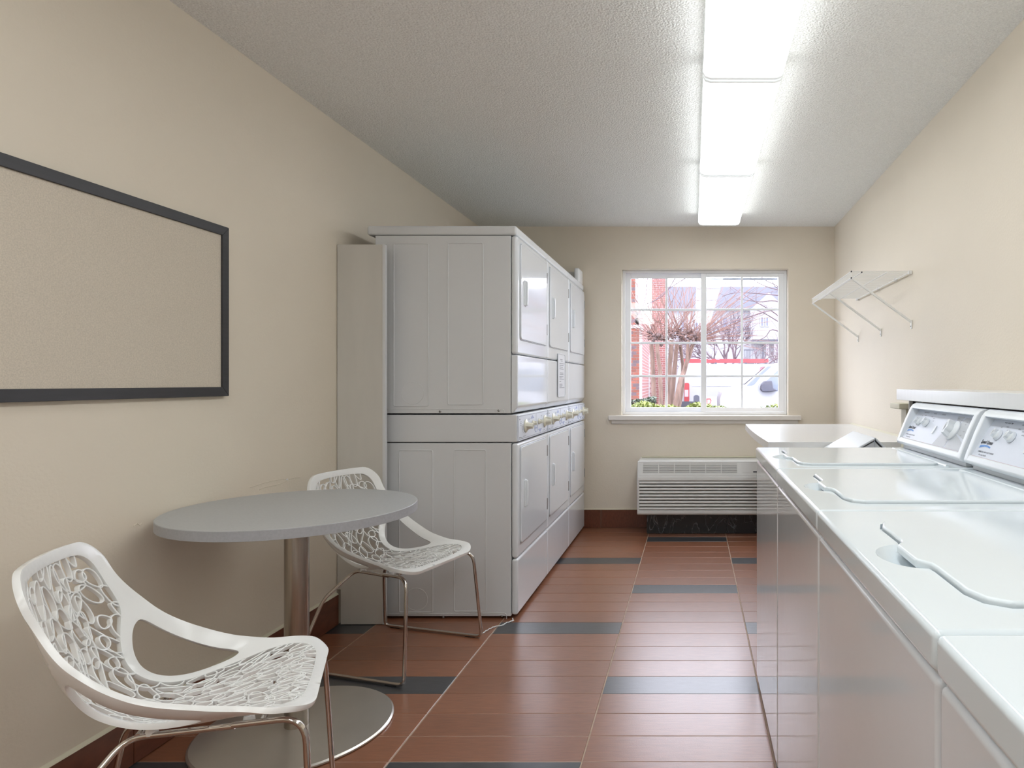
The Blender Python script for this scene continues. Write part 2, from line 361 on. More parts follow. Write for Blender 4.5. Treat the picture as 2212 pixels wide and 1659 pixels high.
# cracked paint lines on the left wall above the table
wl = bpy.data.objects['wall_left']
def wallpt(px, py): 
    Y = XL*F/(px-VX); return Vector((XL+0.0006, Y, EYE-(py-VY)*Y/F))
scr = MB()
for pl in ([(540,1053),(548,1050),(565,1045),(583,1040),(597,1037),(615,1034),(622,1036)],[(560,1058),(568,1054),(585,1050),(596,1048),(608,1044),(617,1040),(621,1037)],[(625,1035),(637,1032),(648,1032)],[(288,1136),(295,1131),(301,1134),(306,1130)]):
    scr.tube([wallpt(*p) for p in pl], 0.0011, 4)
obj('paint_crack', scr, 'wall', wl)
obj('paint_chip', MB().prism([(wallpt(617,1036).y, wallpt(617,1036).z), (wallpt(621,1034).y, wallpt(621,1034).z+.001), (wallpt(622,1038).y, wallpt(622,1038).z)], 'x', XL-.001, XL+0.001), 'vinyl', wl)

# ------------------------------------------------------------------ window
win = bpy.data.objects.new('window_1', None); COL.objects.link(win); win['kind'] = 'structure'; win.location = (0, 0, 0)
YW = 5.575
def rectframe(x0, z0, x1, z1, wl_, wr_, wb_, wt_, y0, y1):
    m = MB(); m.box((x0, y0, z0), (x0+wl_, y1, z1)); m.box((x1-wr_, y0, z0), (x1, y1, z1))
    m.box((x0+wl_, y0, z0), (x1-wr_, y1, z0+wb_)); m.box((x0+wl_, y0, z1-wt_), (x1-wr_, y1, z1)); return m
obj('window_frame', rectframe(WX0+0.001, WZ0+0.001, WX1-0.001, WZ1-0.001, 0.022, 0.022, 0.022, 0.022, YW-0.015, YW+0.05), 'vinyl', win, bevel=0.002)
def sash(gx0, gz0, gx1, gz1, ox0, oz0, ox1, oz1, y0, y1, mx):
    s = obj('sash', rectframe(ox0, oz0, ox1, oz1, gx0-ox0, ox1-gx1, gz0-oz0, oz1-gz1, y0, y1), 'vinyl', win, bevel=0.003)
    ym = (y0+y1)/2
    xs = [gx0, mx-0.009, mx+0.009, gx1]; zz = [gz0]
    for pz in (812.3, 740.7, 668.5):
        z = EYE-(pz-VY)*YW/F; zz += [z-0.009, z+0.009]
    zz.append(gz1)
    for i in range(4):
        for a, b in ((xs[0], xs[1]), (xs[2], xs[3])):
            obj('pane', MB().box((a, ym-0.002, zz[2*i]), (b, ym+0.002, zz[2*i+1])), 'glass', s)
    obj('muntin', MB().box((mx-0.009, ym-0.006, gz0), (mx+0.009, ym+0.006, gz1)), 'muntin', s, bevel=0.003)
    for i in range(3):
        for a, b in ((gx0, mx-0.009), (mx+0.009, gx1)):
            obj('muntin', MB().box((a, ym-0.006, zz[2*i+1]), (b, ym+0.006, zz[2*i+2])), 'muntin', s, bevel=0.003)
    return s
Xw = lambda px, Y=YW: (px-VX)*Y/F
Zw = lambda py, Y=YW: EYE-(py-VY)*Y/F
sl = sash(Xw(1362.5), Zw(880), Xw(1516), Zw(600.8), WX0+0.023, WZ0+0.023, Xw(1524), WZ1-0.023, YW+0.012, YW+0.034, Xw(1439.5))
sr = sash(Xw(1526), Zw(880.5), Xw(1681), Zw(598.6), Xw(1514), WZ0+0.024, WX1-0.023, WZ1-0.024, YW-0.012, YW+0.010, Xw(1602.7))
obj('latch', MB().box((Xw(1474), YW-0.0, Zw(893)), (Xw(1484), YW+0.011, Zw(889))), 'vinyl', win, bevel=0.001)
obj('window_screen_rail', MB().box((Xw(1527), YW+0.036, Zw(604)), (Xw(1681), YW+0.045, Zw(599))), 'print_grey', win)
tr = struct(obj('trim_1', MB().box((-0.692, YB-0.045, 0.885), (0.884, YW-0.016, 0.9235)), 'sill', bevel=0.006))
obj('apron', MB().box((-0.668, YB-0.018, 0.855), (0.862, YB-0.0, 0.885)), 'sill', tr, bevel=0.004)

# ------------------------------------------------------------------ ceiling lights
def ceiling_light(y0, label):
    t = thing('ceiling_light', label, 'light', (0.198, y0+0.61, ZC), 0, 'row of fluorescent ceiling lights')
    hw = 0.156; L_ = 0.604
    obj('housing', MB().box((-0.13, -L_, -0.03), (0.13, L_, -0.0005)), 'fixture', t, bevel=0.002)
    sk = 0.034
    prof = [(-hw, -sk), (-hw, -0.060), (-hw+0.008, -0.076), (-hw+0.028, -0.082), (hw-0.028, -0.082), (hw-0.008, -0.076), (hw, -0.060), (hw, -sk), (0.132, -sk), (0.132, -sk-0.004), (-0.132, -sk-0.004), (-0.132, -sk)]
    for s in (-1, 1): obj('glare_shield', MB().box((s*hw, -L_+0.012, -sk), (s*(hw-0.006), L_-0.012, -0.006)), 'fixture', t)  # opaque skirts added to hold the diffuser's side glare off the ceiling
    df = obj('diffuser', MB().prism(prof, 'y', -L_+0.07, L_-0.07), 'lamp', t, smooth=True)
    for s in (-1, 1): obj('diffuser_end', MB().prism(prof, 'y', s*(L_-0.07), s*(L_-0.012)), 'lamp_side', t)
    df.data.materials.append(MT['lamp_side'])
    for p in df.data.polygons:
        if abs(p.normal.x) > 0.3: p.material_index = 1
    for s in (-1, 1):
        pe = [(-hw-0.003, -0.010), (-hw-0.003, -0.062), (-hw+0.006, -0.079), (-hw+0.028, -0.086), (hw-0.028, -0.086), (hw-0.006, -0.079), (hw+0.003, -0.062), (hw+0.003, -0.010)]
        obj('end_cap', MB().prism(pe, 'y', s*L_, s*(L_-0.018)), 'lamp_end', t, bevel=0.002)
    return t
l0 = ceiling_light(3.865, 'farthest lit fluorescent ceiling light, its end near the window wall')
Lz = ZC
dup(l0, (0.198, 2.642+0.61, Lz), 'middle lit fluorescent ceiling light of the row, seen whole')
dup(l0, (0.198, 1.419+0.61, Lz), 'nearest lit fluorescent ceiling light, cut by top edge of photo')
dup(l0, (0.198, 0.196+0.61, Lz), 'added unseen ceiling light above the camera, next after the nearest visible one')  # this and the next two are added out of view for fill light
dup(l0, (0.198, -1.027+0.61, Lz), 'added unseen ceiling light behind the camera, fifth from the window wall')
dup(l0, (0.198, -2.250+0.61, Lz), 'added unseen ceiling light behind the camera at end of right row')
for y_, tx_ in ((-0.02, 'nearest camera'), (-1.245, 'in the middle'), (-2.47, 'against the rear wall')):  # invented left row, out of view, brightens the surfaces facing the camera
    dup(l0, (-0.95, y_+0.61, Lz), 'added unseen ceiling light of a made-up left row, '+tx_)

# ------------------------------------------------------------------ bulletin board
t = thing('bulletin_board', 'large beige fabric pinboard with black frame on the left wall', 'board', (XL, 1.9, 1.145))
by0, by1, bz0, bz1 = 1.24, 2.497, 1.143, 1.772; fw = 0.034
def loc(mb, o): mb.v = [(x-o.location.x, y-o.location.y, z-o.location.z) for x, y, z in mb.v]; return mb
fr = MB()
fr.prism([(by0, bz0), (by1, bz0), (by1-fw, bz0+fw), (by0+fw, bz0+fw)], 'x', XL+0.001, XL+0.019)
fr.prism([(by0, bz1), (by0+fw, bz1-fw), (by1-fw, bz1-fw), (by1, bz1)], 'x', XL+0.001, XL+0.019)
fr.prism([(by0, bz0), (by0+fw, bz0+fw), (by0+fw, bz1-fw), (by0, bz1)], 'x', XL+0.001, XL+0.019)
fr.prism([(by1, bz0), (by1, bz1), (by1-fw, bz1-fw), (by1-fw, bz0+fw)], 'x', XL+0.001, XL+0.019)
obj('frame', loc(fr, t), 'black_frame', t, bevel=0.0015, seg=1)
obj('fabric_panel', loc(MB().box((XL+0.001, by0+fw-.001, bz0+fw-.001), (XL+0.012, by1-fw+.001, bz1-fw+.001)), t), 'pinboard', t)

# ------------------------------------------------------------------ filler board beside the dryers
t = thing('filler_board', 'tall off-white board standing between left wall and the stacked dryers', 'board', (-1.62, 3.26, 0))
pb = MB().prism([(XL+0.02, 0.003), (-1.528, 0.003), (-1.528, 1.873), (XL+0.003, 1.873), (XL+0.003, 0.175), (XL+0.02, 0.175)], 'y', 3.285, 3.303)
obj('board_face', loc(pb, t), 'melamine', t)
obj('edge_band', loc(MB().box((-1.528, 3.283, 0.003), (-1.516, 3.305, 1.873)), t), 'enamel_side', t)

# ------------------------------------------------------------------ stacked dryers
DX, DY0, DP = -0.885, 3.367, 0.692
def make_dryer():
    t = thing('stacked_dryer', 'nearest white stacked dryer, its plain side panel facing the table', 'dryer', (DX, DY0, 0), 0, 'stacked dryers in a row')
    W = DP-0.004; dep = -0.72
    obj('lower_cabinet', MB().box((dep, 0.003, 0.012), (-0.034, W, 0.888)), 'enamel_side', t, bevel=0.004)
    obj('middle_band', MB().box((dep, 0.001, 0.892), (-0.006, W, 1.030)), 'enamel_side', t, bevel=0.004)
    obj('upper_cabinet', MB().box((dep, 0.003, 1.037), (-0.036, W, 1.936)), 'enamel_side', t, bevel=0.003)
    obj('top_cap', MB().box((-0.762, 0.0, 1.938), (-0.006, W, 1.986)), 'enamel_side', t, bevel=0.012, seg=3)
    obj('toe_panel', MB().box((-0.032, 0.001, 0.018), (0.0, W, 0.301)), 'enamel', t, bevel=0.013, seg=4)
    obj('lower_front', MB().box((-0.032, 0.001, 0.305), (0.0, W, 0.886)), 'enamel', t, bevel=0.013, seg=4)
    # upper lower panel with bevelled bottom
    pf = [(-0.034, 1.037), (-0.034, 1.333), (0, 1.333), (0, 1.072), (-0.022, 1.041)]
    obj('upper_lower_panel', MB().prism(pf, 'y', 0.001, W), 'enamel', t, bevel=0.009, seg=3)
    obj('upper_front', MB().box((-0.034, 0.001, 1.337), (0.0, W, 1.935)), 'enamel', t, bevel=0.013, seg=4)
    def door(z0, z1, hz0, hz1, hinges):
        y0, y1 = 0.045, 0.640
        gr = MB().tube([(0.0005, a, b) for a, b in rrect(y0-.004, z0-.004, y1+.004, z1+.004, 0.02, 3)], 0.0022, 6, True)
        obj('door_groove', gr, 'print_grey', t, smooth=True)
        d = obj('door', MB().prism(rrect(y0, z0, y1, z1, 0.018, 4), 'x', -0.004, 0.008), 'enamel', t, bevel=0.003)
        hp = MB().prism([(0.007, hz0), (0.021, hz0+0.008), (0.023, hz0+0.03), (0.023, hz1-0.03), (0.021, hz1-0.008), (0.007, hz1)], 'y', 0.112, 0.128)
        hp.box((0.007, 0.097, hz0+0.004), (0.012, 0.114, hz1-0.004))
        obj('handle', hp, 'white_plastic', d, bevel=0.002)
        for za, zb in hinges:
            obj('hinge', MB().box((0.0005, y1+0.006, za), (0.010, y1+0.017, zb)), 'screw', d, bevel=0.001, seg=1)
    door(1.415, 1.905, 1.590, 1.728, ((1.478, 1.542), (1.790, 1.852)))
    door(0.372, 0.862, 0.545, 0.690, ((0.430, 0.497), (0.752, 0.816)))
    # embossed beads of the side, knock-outs, seam strips
    def sx(px): return (px-VX)*DY0/F-DX
    def sz(py): return EYE-(py-VY)*DY0/F
    bd = MB()
    for (x0, yt, x1, yb) in ((850, 526, 925, 877), (967, 525, 1043, 874)):
        bd.tube([(a, 0.0028, b) for a, b in rrect(sx(x0), sz(yb), sx(x1), sz(yt), 0.008, 3)], 0.0027, 6, True)
    bd.tube([(sx(891)+0.056*math.cos(a), 0.0030, sz(849)+0.056*math.sin(a)) for a in [k*PI/16 for k in range(32)]], 0.0013, 5, True)
    bd.tube(fillet([(-0.71, 0.0024, sz(884)), (sx(1088), 0.0024, sz(884)), (sx(1088), 0.0024, sz(892))], 0.02), 0.0016, 5)
    obj('side_bead', bd, 'enamel_side', t, smooth=True)
    bd = MB()
    for (x0, yt, x1, yb) in ((862, 973, 934, 1323), (981, 972, 1049, 1321)):
        bd.tube([(a, 0.0028, b) for a, b in rrect(sx(x0), sz(yb), sx(x1), sz(yt), 0.008, 3)], 0.0027, 6, True)
    bd.tube([(sx(899)+0.056*math.cos(a), 0.0030, sz(1295)+0.056*math.sin(a)) for a in [k*PI/16 for k in range(32)]], 0.0013, 5, True)
    bd.tube(fillet([(-0.71, 0.0024, sz(1327)), (sx(1094), 0.0024, sz(1325)), (sx(1094), 0.0024, sz(1337))], 0.02), 0.0016, 5)
    obj('side_bead', bd, 'enamel_side', t, smooth=True)
    for px, py in ((950, 889), (1077, 887), (957, 1333), (1084, 1331)):
        obj('screw', MB().lathe([(0.006, 0.001), (0.0058, 0.004), (0.002, 0.006)], (sx(px), 0.004, sz(py)), 'y', 10).xf(Matrix.Diagonal((1, -1, 1, 1)) @ Matrix.Translation((0, -0.0082, 0))), 'screw', t)
    # control panel
    cp = obj('control_panel', MB().box((-0.007, 0.012, 0.896), (0.002, W-0.010, 1.026)), 'panel_print', t, bevel=0.001, seg=1)
    pm = MB(); X = 0.0026
    for z in (0.903, 1.020): pm.box((0.001, 0.02, z), (X, W-0.018, z+0.0016))
    pm.box((0.001, 0.385, 0.93), (X, 0.3865, 1.018))
    for k in range(7):     # tick marks
        a = math.radians(150+k*12); pm.box((0.001, 0.15+0.062*math.cos(a)-.006, 0.962+0.045*math.sin(a)), (X, 0.15+0.062*math.cos(a)+.004, 0.962+0.045*math.sin(a)+0.001))
    for yy, zz, ww in ((0.055, 0.99, .02), (0.055, 0.982, .02), (0.055, 0.974, .02), (0.225, 1.0, .014), (0.225, .992, .014), (0.45, .985, .012), (0.52, 1.0, .02), (0.52, .992, .02), (.62, .98, .02), (.62, .972, .02), (.06, .91, .04), (.13, .912, .05), (.58, .912, .05)):
        pm.box((0.001, yy-ww/2, zz), (X, yy+ww/2, zz+0.0022))
    obj('print_lines', pm, 'ink', cp)['kind'] = 'stuff'
    for tri in ([(0.255, 0.996), (0.345, 0.996), (0.30, 1.014)], [(0.44, 0.928), (0.53, 0.928), (0.485, 0.908)]): obj('print_triangle', MB().prism(tri, 'x', 0.001, X), 'ink_lav', cp)
    obj('round_seal', MB().tube([(0.0025, 0.385+0.033*math.cos(a), 0.938+0.022*math.sin(a)) for a in [k*PI/12 for k in range(24)]], 0.0016, 5, True).box((0.001, 0.362, 0.936), (X, 0.408, 0.942)), 'ink_lav', cp)
    def knob(y, z, r, h, name, ang):
        kb = MB().lathe([(r, 0.002), (r*0.98, 0.006), (r*0.6, 0.012), (r*0.45, h*0.55), (r*0.40, h)], (0, 0, 0), 'x', 20)
        bl_ = MB().prism([(-r*0.75, 0.010), (r*0.75, 0.010), (r*0.55, h), (-r*0.55, h)], 'y', -r*0.2, r*0.2)
        bl_.v = [(v[2], v[1], v[0]) for v in bl_.v]
        kb.add(bl_.v, bl_.f); kb.xf(Matrix.Translation((0.001, y, z)) @ Matrix.Rotation(ang, 4, 'X'))
        obj(name, kb, 'ivory', cp, bevel=0.0, smooth=True)
    knob(0.150, 0.965, 0.036, 0.042, 'timer_knob', 1.35); knob(0.600, 0.965, 0.036, 0.042, 'timer_knob', 0.1)
    knob(0.305, 0.970, 0.016, 0.026, 'push_knob', 0); knob(0.450, 0.970, 0.016, 0.026, 'push_knob', 0)
    for yy in (0.03, W-0.028):
        for zz in (0.912, 1.005): obj('panel_screw', MB().lathe([(0.004, 0.001), (0.003, 0.003)], (0.002, yy, zz), 'x', 8), 'screw', cp)
    return t
d0 = make_dryer()
dup(d0, (DX, DY0+DP, 0), 'middle white stacked dryer, with the printed notice on its front')
dup(d0, (DX, DY0+2*DP, 0), 'farthest white stacked dryer, next to the back wall')
# notice in a sleeve
t = thing('notice', 'printed instruction notice in a clear sleeve on middle dryer', 'notice', (DX+0.002, 4.45, 1.09))
obj('sleeve', loc(MB().box((DX+0.0015, 4.345, 1.098), (DX+0.0045, 4.585, 1.382)), t), 'clear', t, bevel=0.001, seg=1)
obj('sleeve_edge', loc(MB().tube([(DX+0.005, a, b) for a, b in rrect(4.345, 1.098, 4.585, 1.382, 0.02, 3)], 0.002, 5, True), t), 'print_grey', t, smooth=True)
pm = MB(); rr = random.Random(3)
for i, z in enumerate([1.345, 1.335, 1.318, 1.306, 1.294, 1.282, 1.255, 1.245, 1.23, 1.222, 1.214, 1.198, 1.18, 1.172, 1.164, 1.156]):
    ww = rr.uniform(0.05, 0.16); y0 = 4.465-ww/2 if i in (0, 1, 6, 7) else 4.40
    yy = y0
    while yy < y0+ww:
        l = rr.uniform(0.008, 0.022); pm.box((DX+0.004, yy, z), (DX+0.0050, yy+l, z+0.0035)); yy += l+0.005
obj('print_lines', loc(pm, t), 'ink', t)['kind'] = 'stuff'
# white box on the back wall above the last dryer
t = thing('wall_unit', 'small white wall-mounted box peeking above the farthest dryer', 'box', (-0.94, YB, 1.99))
obj('body', loc(MB().box((-1.03, 5.36, 1.99), (-0.94, YB-0.001, 2.085)), t), 'melamine', t, bevel=0.008)
obj('cover', loc(MB().box((-0.945, 5.30, 1.99), (-0.905, YB-0.001, 2.105)), t), 'vinyl', t, bevel=0.012)
# thin cord at the dryer's foot
cp_ = catmull([at(1107, 1340, 3.35)*1, Vector((-0.90, 3.33, 0.004)), Vector((-0.925, 3.30, 0.004)), Vector((-0.935, 3.268, 0.004)), Vector((-0.965, 3.25, 0.004)), Vector((-0.985, 3.215, 0.004)), Vector((-1.0, 3.16, 0.004))], 6)
cp_[0].z = 0.01
tag(obj('cord', MB().tube([p+Vector((0.003*math.sin(i*2.1), 0.003*math.cos(i*1.7), 0)) for i, p in enumerate(cp_)], 0.0025, 6), 'vinyl', smooth=True), 'thin white cord trailing on floor from under nearest dryer', 'cord')

# ------------------------------------------------------------------ washers
WXF, WP, WH = 0.255, 0.66, 0.934
WY = [2.015, 1.355, 0.695, 0.035]
def make_washer():
    t = thing('washing_machine', 'farthest white top-load washer, beside the corner counter', 'washer', (WXF, WY[0], 0), 0, 'top-load washers in a row')
    W = WP-0.003; D = 0.71
    obj('cabinet', MB().box((0.006, 0.004, 0.03), (D-0.02, W, 0.884)), 'enamel', t, bevel=0.004)
    obj('front_panel', MB().box((0.0, 0.003, 0.022), (0.028, W, 0.882)), 'enamel', t, bevel=0.008, seg=3)
    deck = obj('deck', MB().box((-0.004, 0.001, 0.889), (D, W+0.001, WH)), 'enamel_deck', t, bevel=0.009, seg=3)
    n0, n1 = 0.075, 0.545; xf, xr = 0.080, 0.520
    lid = [(xf+0.035, n0), (xr-0.02, n0), (xr, n0+0.02), (xr, n1-0.02), (xr-0.02, n1), (xf+0.045, n1), (xf+0.012, n1-0.02), (xf, n1-0.06), (xf, 0.385), (xf-0.004, 0.365), (xf-0.016, 0.350), (xf-0.016, 0.262), (xf-0.002, 0.240), (xf, 0.22), (xf, n0+0.05), (xf+0.010, n0+0.018)]
    cx, cy = (xf+xr)/2, (n0+n1)/2
    grow = lambda P, g: [(cx+(x-cx)*(1+g/(xr-cx)), cy+(y-cy)*(1+g/(n1-cy))) for x, y in P]
    scoop = MB().lathe([(0.001, -0.030), (0.02, -0.028), (0.035, -0.022), (0.048, -0.010), (0.056, 0.0), (0.060, 0.02)], (0, 0, 0), 'z', 24)
    scoop.xf(Matrix.Translation((xf-0.006, 0.305, WH+0.001)) @ Matrix.Diagonal((0.95, 1.25, 0.9, 1)))
    boolean_cut(deck, scoop)
    boolean_cut(deck, MB().prism(grow(lid, 0.0035), 'z', WH-0.009, WH+0.05))
    obj('lid', MB().prism(lid, 'z', WH-0.0075, WH+0.007), 'enamel_deck', t, bevel=0.0045, seg=3)
    # shallow step frame behind the lid
    st = MB().tube([(xr+0.012, 0.05, WH-0.001), (xr+0.012, W-0.05, WH-0.001)], 0.006, 8)
    obj('deck_ridge', st, 'enamel_deck', t, smooth=True)
    # console
    c0, c1 = 0.022, W-0.005
    prof = [(0.562, 0.953), (0.558, 0.962), (0.566, 0.985), (0.590, 1.045), (0.612, 1.093), (0.622, 1.106), (0.636, 1.113), (0.705, 1.111), (0.712, 1.10), (0.712, 0.936), (0.600, 0.936), (0.600, 0.944)]
    con = obj('console', MB().prism(prof, 'y', c0, c0+0.024), 'white_plastic', t, bevel=0.004)
    # merge cheeks, hood, lip and back as one frame
    mb = MB(); mb.prism(prof, 'y', c0, c0+0.026); mb.prism(prof, 'y', c1-0.026, c1)
    mb.prism([(0.612, 1.093), (0.622, 1.106), (0.636, 1.113), (0.705, 1.111), (0.712, 1.10), (0.712, 0.936), (0.69, 0.936), (0.69, 1.085), (0.640, 1.086)], 'y', c0+0.02, c1-0.02)
    mb.prism([(0.562, 0.953), (0.558, 0.962), (0.565, 0.978), (0.572, 0.978), (0.69, 0.95), (0.69, 0.94), (0.600, 0.944)], 'y', c0+0.02, c1-0.02)
    bpy.data.objects.remove(con)
    con = obj('console', mb, 'white_plastic', t, bevel=0.0035)
    obj('console_base', MB().box((0.583, c0+0.012, WH), (0.70, c1-0.010, 0.953)), 'enamel_side', con, bevel=0.002)
    A = Vector((0.5705, 0, 0.976)); B = Vector((0.643, 0, 1.088)); hgt = (B-A).length
    ya, yb = c1-0.026, c0+0.026
    M0 = frame_mtx((A.x, ya, A.z), (0, -1, 0), (B-A)); Wd = ya-yb
    obj('control_panel', MB().box((0, 0, -0.004), (Wd, hgt, 0)).xf(M0), 'panel_print', con)
    def pr(mb, mname, name='print', dz=0.0006): obj(name, mb.xf(M0 @ Matrix.Translation((0, 0, dz))), mname, con, recalc=False)
    # grey fan behind the dial
    dc = (0.435, 0.068)
    fan = MB()
    fan.quad((0.33, 0.004, 0), (0.47-0.035, 0.004, 0), (dc[0], dc[1], 0), (0.352, 0.052, 0)); fan.quad((0.445, 0.004, 0), (Wd-0.012, 0.004, 0), (Wd-0.02, 0.03, 0), (dc[0], dc[1], 0))
    fan.quad((0.40, 0.124, 0), (0.455, 0.124, 0), (dc[0], dc[1], 0)); fan.quad((0.47, 0.122, 0), (Wd-0.004, 0.118, 0), (Wd-0.012, 0.04, 0), (dc[0], dc[1], 0))
    pr(fan, 'print_grey', 'dial_print')
    pr(text_mb('Speed Queen', 0.0165, bold=0.0006, sx=0.80).xf(Matrix.Translation((0.010, 0.047, 0))), 'ink_dark', 'logo_text')
    sw = MB(); n = 12
    top = [(0.017+0.066*k/n, 0.0395+0.004*math.sin(PI*k/n)+0.0, 0) for k in range(n+1)]
    bot = [(0.017+0.066*k/n, 0.0300+0.006*math.sin(PI*k/n)+(0.0012 if k % 2 else 0)+0.004*(k/n)**2, 0) for k in range(n+1)]
    sw.quad(*(top+bot[::-1])); pr(sw, 'ink_blue', 'logo_swoosh')
    pr(text_mb('COMMERCIAL HEAVY DUTY WASHER', 0.0072, sx=0.82, bold=0.0001).xf(Matrix.Translation((0.024, 0.018, 0))), 'ink', 'print_text')
    pr(text_mb('Extra Large Capacity', 0.0068, sx=0.85, bold=0.0001).xf(Matrix.Translation((0.040, 0.0085, 0))), 'ink', 'print_text')
    for s, u, v in (('WASH / RINSE TEMP', 0.075, 0.120), ('LOAD SIZE', 0.175, 0.120), ('EXTRA RINSE', 0.255, 0.120)):
        pr(text_mb(s, 0.0066, sx=0.85, bold=0.0001).xf(Matrix.Translation((u, v, 0))), 'ink', 'print_text')
    for s, u, v in (('HOT', 0.070, 0.104), ('WARM', 0.098, 0.108), ('COLD', 0.112, 0.098), ('SMALL', 0.170, 0.106), ('MEDIUM', 0.196, 0.100), ('LARGE', 0.204, 0.090), ('DELICATE', 0.352, 0.018), ('NORMAL', 0.463, 0.014), ('HEAVY', 0.408, 0.114), ('PERM', 0.488, 0.104), ('PRESS', 0.488, 0.095), ('OFF', 0.385, 0.045), ('WASH', 0.505, 0.070), ('RINSE', 0.500, 0.055), ('SPIN', 0.425, 0.022)):
        pr(text_mb(s, 0.0058, sx=0.85).xf(Matrix.Translation((u, v, 0))), 'ink', 'print_text')
    pr(MB().box((0, 0.0015, -0.0003), (Wd, 0.003, 0)), 'ink_red', 'print_line')
    pr(MB().box((0.268, 0.042, 0), (0.280, 0.074, 0.003)), 'white_plastic', 'rocker_switch')
    def kn(u, v, r, h, name, ang=0.0):
        kb = MB().lathe([(r, 0.0), (r, 0.004), (r*0.86, 0.009), (r*0.5, 0.012), (r*0.42, h)], (0, 0, 0), 'z', 24)
        kb.prism([(-r*0.85, 0.006), (r*0.85, 0.006), (r*0.7, h), (-r*0.7, h)], 'y', -r*0.22, r*0.22)
        kb.xf(M0 @ Matrix.Translation((u, v, 0.001)) @ Matrix.Rotation(ang, 4, 'Z'))
        obj(name, kb, 'white_plastic', con, smooth=True)
    kn(0.085, 0.080, 0.017, 0.020, 'selector_knob', 1.2); kn(0.165, 0.080, 0.017, 0.020, 'selector_knob', 1.0)
    kn(dc[0], dc[1], 0.036, 0.032, 'timer_knob', 1.75)
    for fx in (0.05, D-0.06):
        for fy in (0.05, W-0.05): obj('foot', MB().lathe([(0.018, 0), (0.02, 0.006), (0.01, 0.012), (0.01, 0.032)], (fx, fy, 0), 'z', 12), 'black_rubber', t)
    return t
w0 = make_washer()
dup(w0, (WXF, WY[1], 0), 'second white top-load washer from the window end')
dup(w0, (WXF, WY[2], 0), 'third white top-load washer, large lid nearest the camera seen whole')
dup(w0, (WXF, WY[3], 0), 'nearest white top-load washer, cut by bottom right corner of photo')

# shelf behind the washers
t = thing('ledge_shelf', 'long white laminate ledge running behind the washers along right wall', 'shelf', (1.03, 1.4, 0))
obj('shelf_board', loc(MB().box((0.893, -0.3, 1.118), (XR-0.001, 2.927, 1.164)), t), 'laminate', t, bevel=0.0012, seg=1)
obj('end_panel', loc(MB().box((0.985, 2.86, 0.004), (XR-0.012, 2.878, 1.117)), t), 'melamine', t, bevel=0.001, seg=1)
obj('end_panel', loc(MB().box((0.985, -0.28, 0.004), (XR-0.012, -0.262, 1.117)), t), 'melamine', t, bevel=0.001, seg=1)
obj('back_cleat', loc(MB().box((XR-0.03, -0.26, 1.04), (XR-0.001, 2.86, 1.117)), t), 'melamine', t)
obj('support_post', loc(MB().box((0.945, 2.868, WH+0.0), (0.957, 2.90, 1.117)).box((0.93, 2.868, WH-0.0), (0.985, 2.878, 1.117)), t), 'melamine', t)
# beige pipe chase with cap on the right wall
t = thing('pipe_chase', 'beige boxed pipe chase with cap behind the far washer console', 'box', (1.06, 3.0, 0))
obj('casing', loc(MB().box((0.955, 2.99, 0.892), (XR-0.001, 3.06, 1.074)), t), 'beige_trim', t)
obj('cap', loc(MB().box((0.915, 2.96, 1.075), (XR-0.001, 3.10, 1.100)), t), 'beige_trim', t, bevel=0.003)

# corner counter
t = thing('corner_counter', 'white laminate counter with curved end below the window corner', 'counter', (0.8, 4.1, 0))
cz = 0.889; CYF, CYB = 3.407, 4.89
edge = [(0.384-0.014*math.sin(PI*k/10), CYF+(CYB-CYF)*k/10) for k in range(11)]
poly = [(XR-0.001, CYF)]+[edge[0]]+edge[1:]+[(XR-0.001, CYB)]
obj('worktop', loc(MB().prism(poly, 'z', cz-0.042, cz), t), 'laminate', t, bevel=0.001, seg=1)
obj('end_panel', loc(MB().box((0.60, CYF+0.05, 0.004), (0.62, CYB-0.05, cz-0.043)), t), 'melamine', t)
obj('end_panel', loc(MB().box((XR-0.035, CYF+0.05, 0.004), (XR-0.015, CYB-0.05, cz-0.043)), t), 'melamine', t)
obj('stretcher', loc(MB().box((0.62, CYB-0.10, 0.70), (XR-0.035, CYB-0.08, cz-0.043)), t), 'melamine', t)
obj('caulk', loc(MB().prism([(XR-0.012, cz), (XR-0.001, cz), (XR-0.001, cz+0.01)], 'y', CYF, CYB), t), 'beige_trim', t)
# peaked white bin in front of the counter
t = thing('peaked_bin', 'white bin with sloping peaked lid between far washer and counter', 'bin', (0.72, 3.2, 0))
bn = [(0.56, 0.004), (0.93, 0.004), (0.93, 0.835), (0.815, 0.942), (0.56, 0.795)]
obj('body', loc(MB().prism([(0.57, 0.004), (0.92, 0.004), (0.92, 0.825), (0.815, 0.930), (0.57, 0.790)], 'y', 2.995, 3.385), t), 'enamel_side', t, bevel=0.002, seg=1)
obj('lid', loc(MB().prism([(0.55, 0.785), (0.815, 0.936), (0.815, 0.947), (0.548, 0.797)], 'y', 2.985, 3.395), t), 'white_plastic', t, bevel=0.002, seg=1)
obj('lid_flap', loc(MB().prism([(0.817, 0.936), (0.935, 0.820), (0.942, 0.828), (0.817, 0.947)], 'y', 2.985, 3.395), t), 'white_plastic', t, bevel=0.002, seg=1)
obj('seam', loc(MB().box((0.813, 2.9925, 0.05), (0.816, 2.996, 0.935)), t), 'print_grey', t)

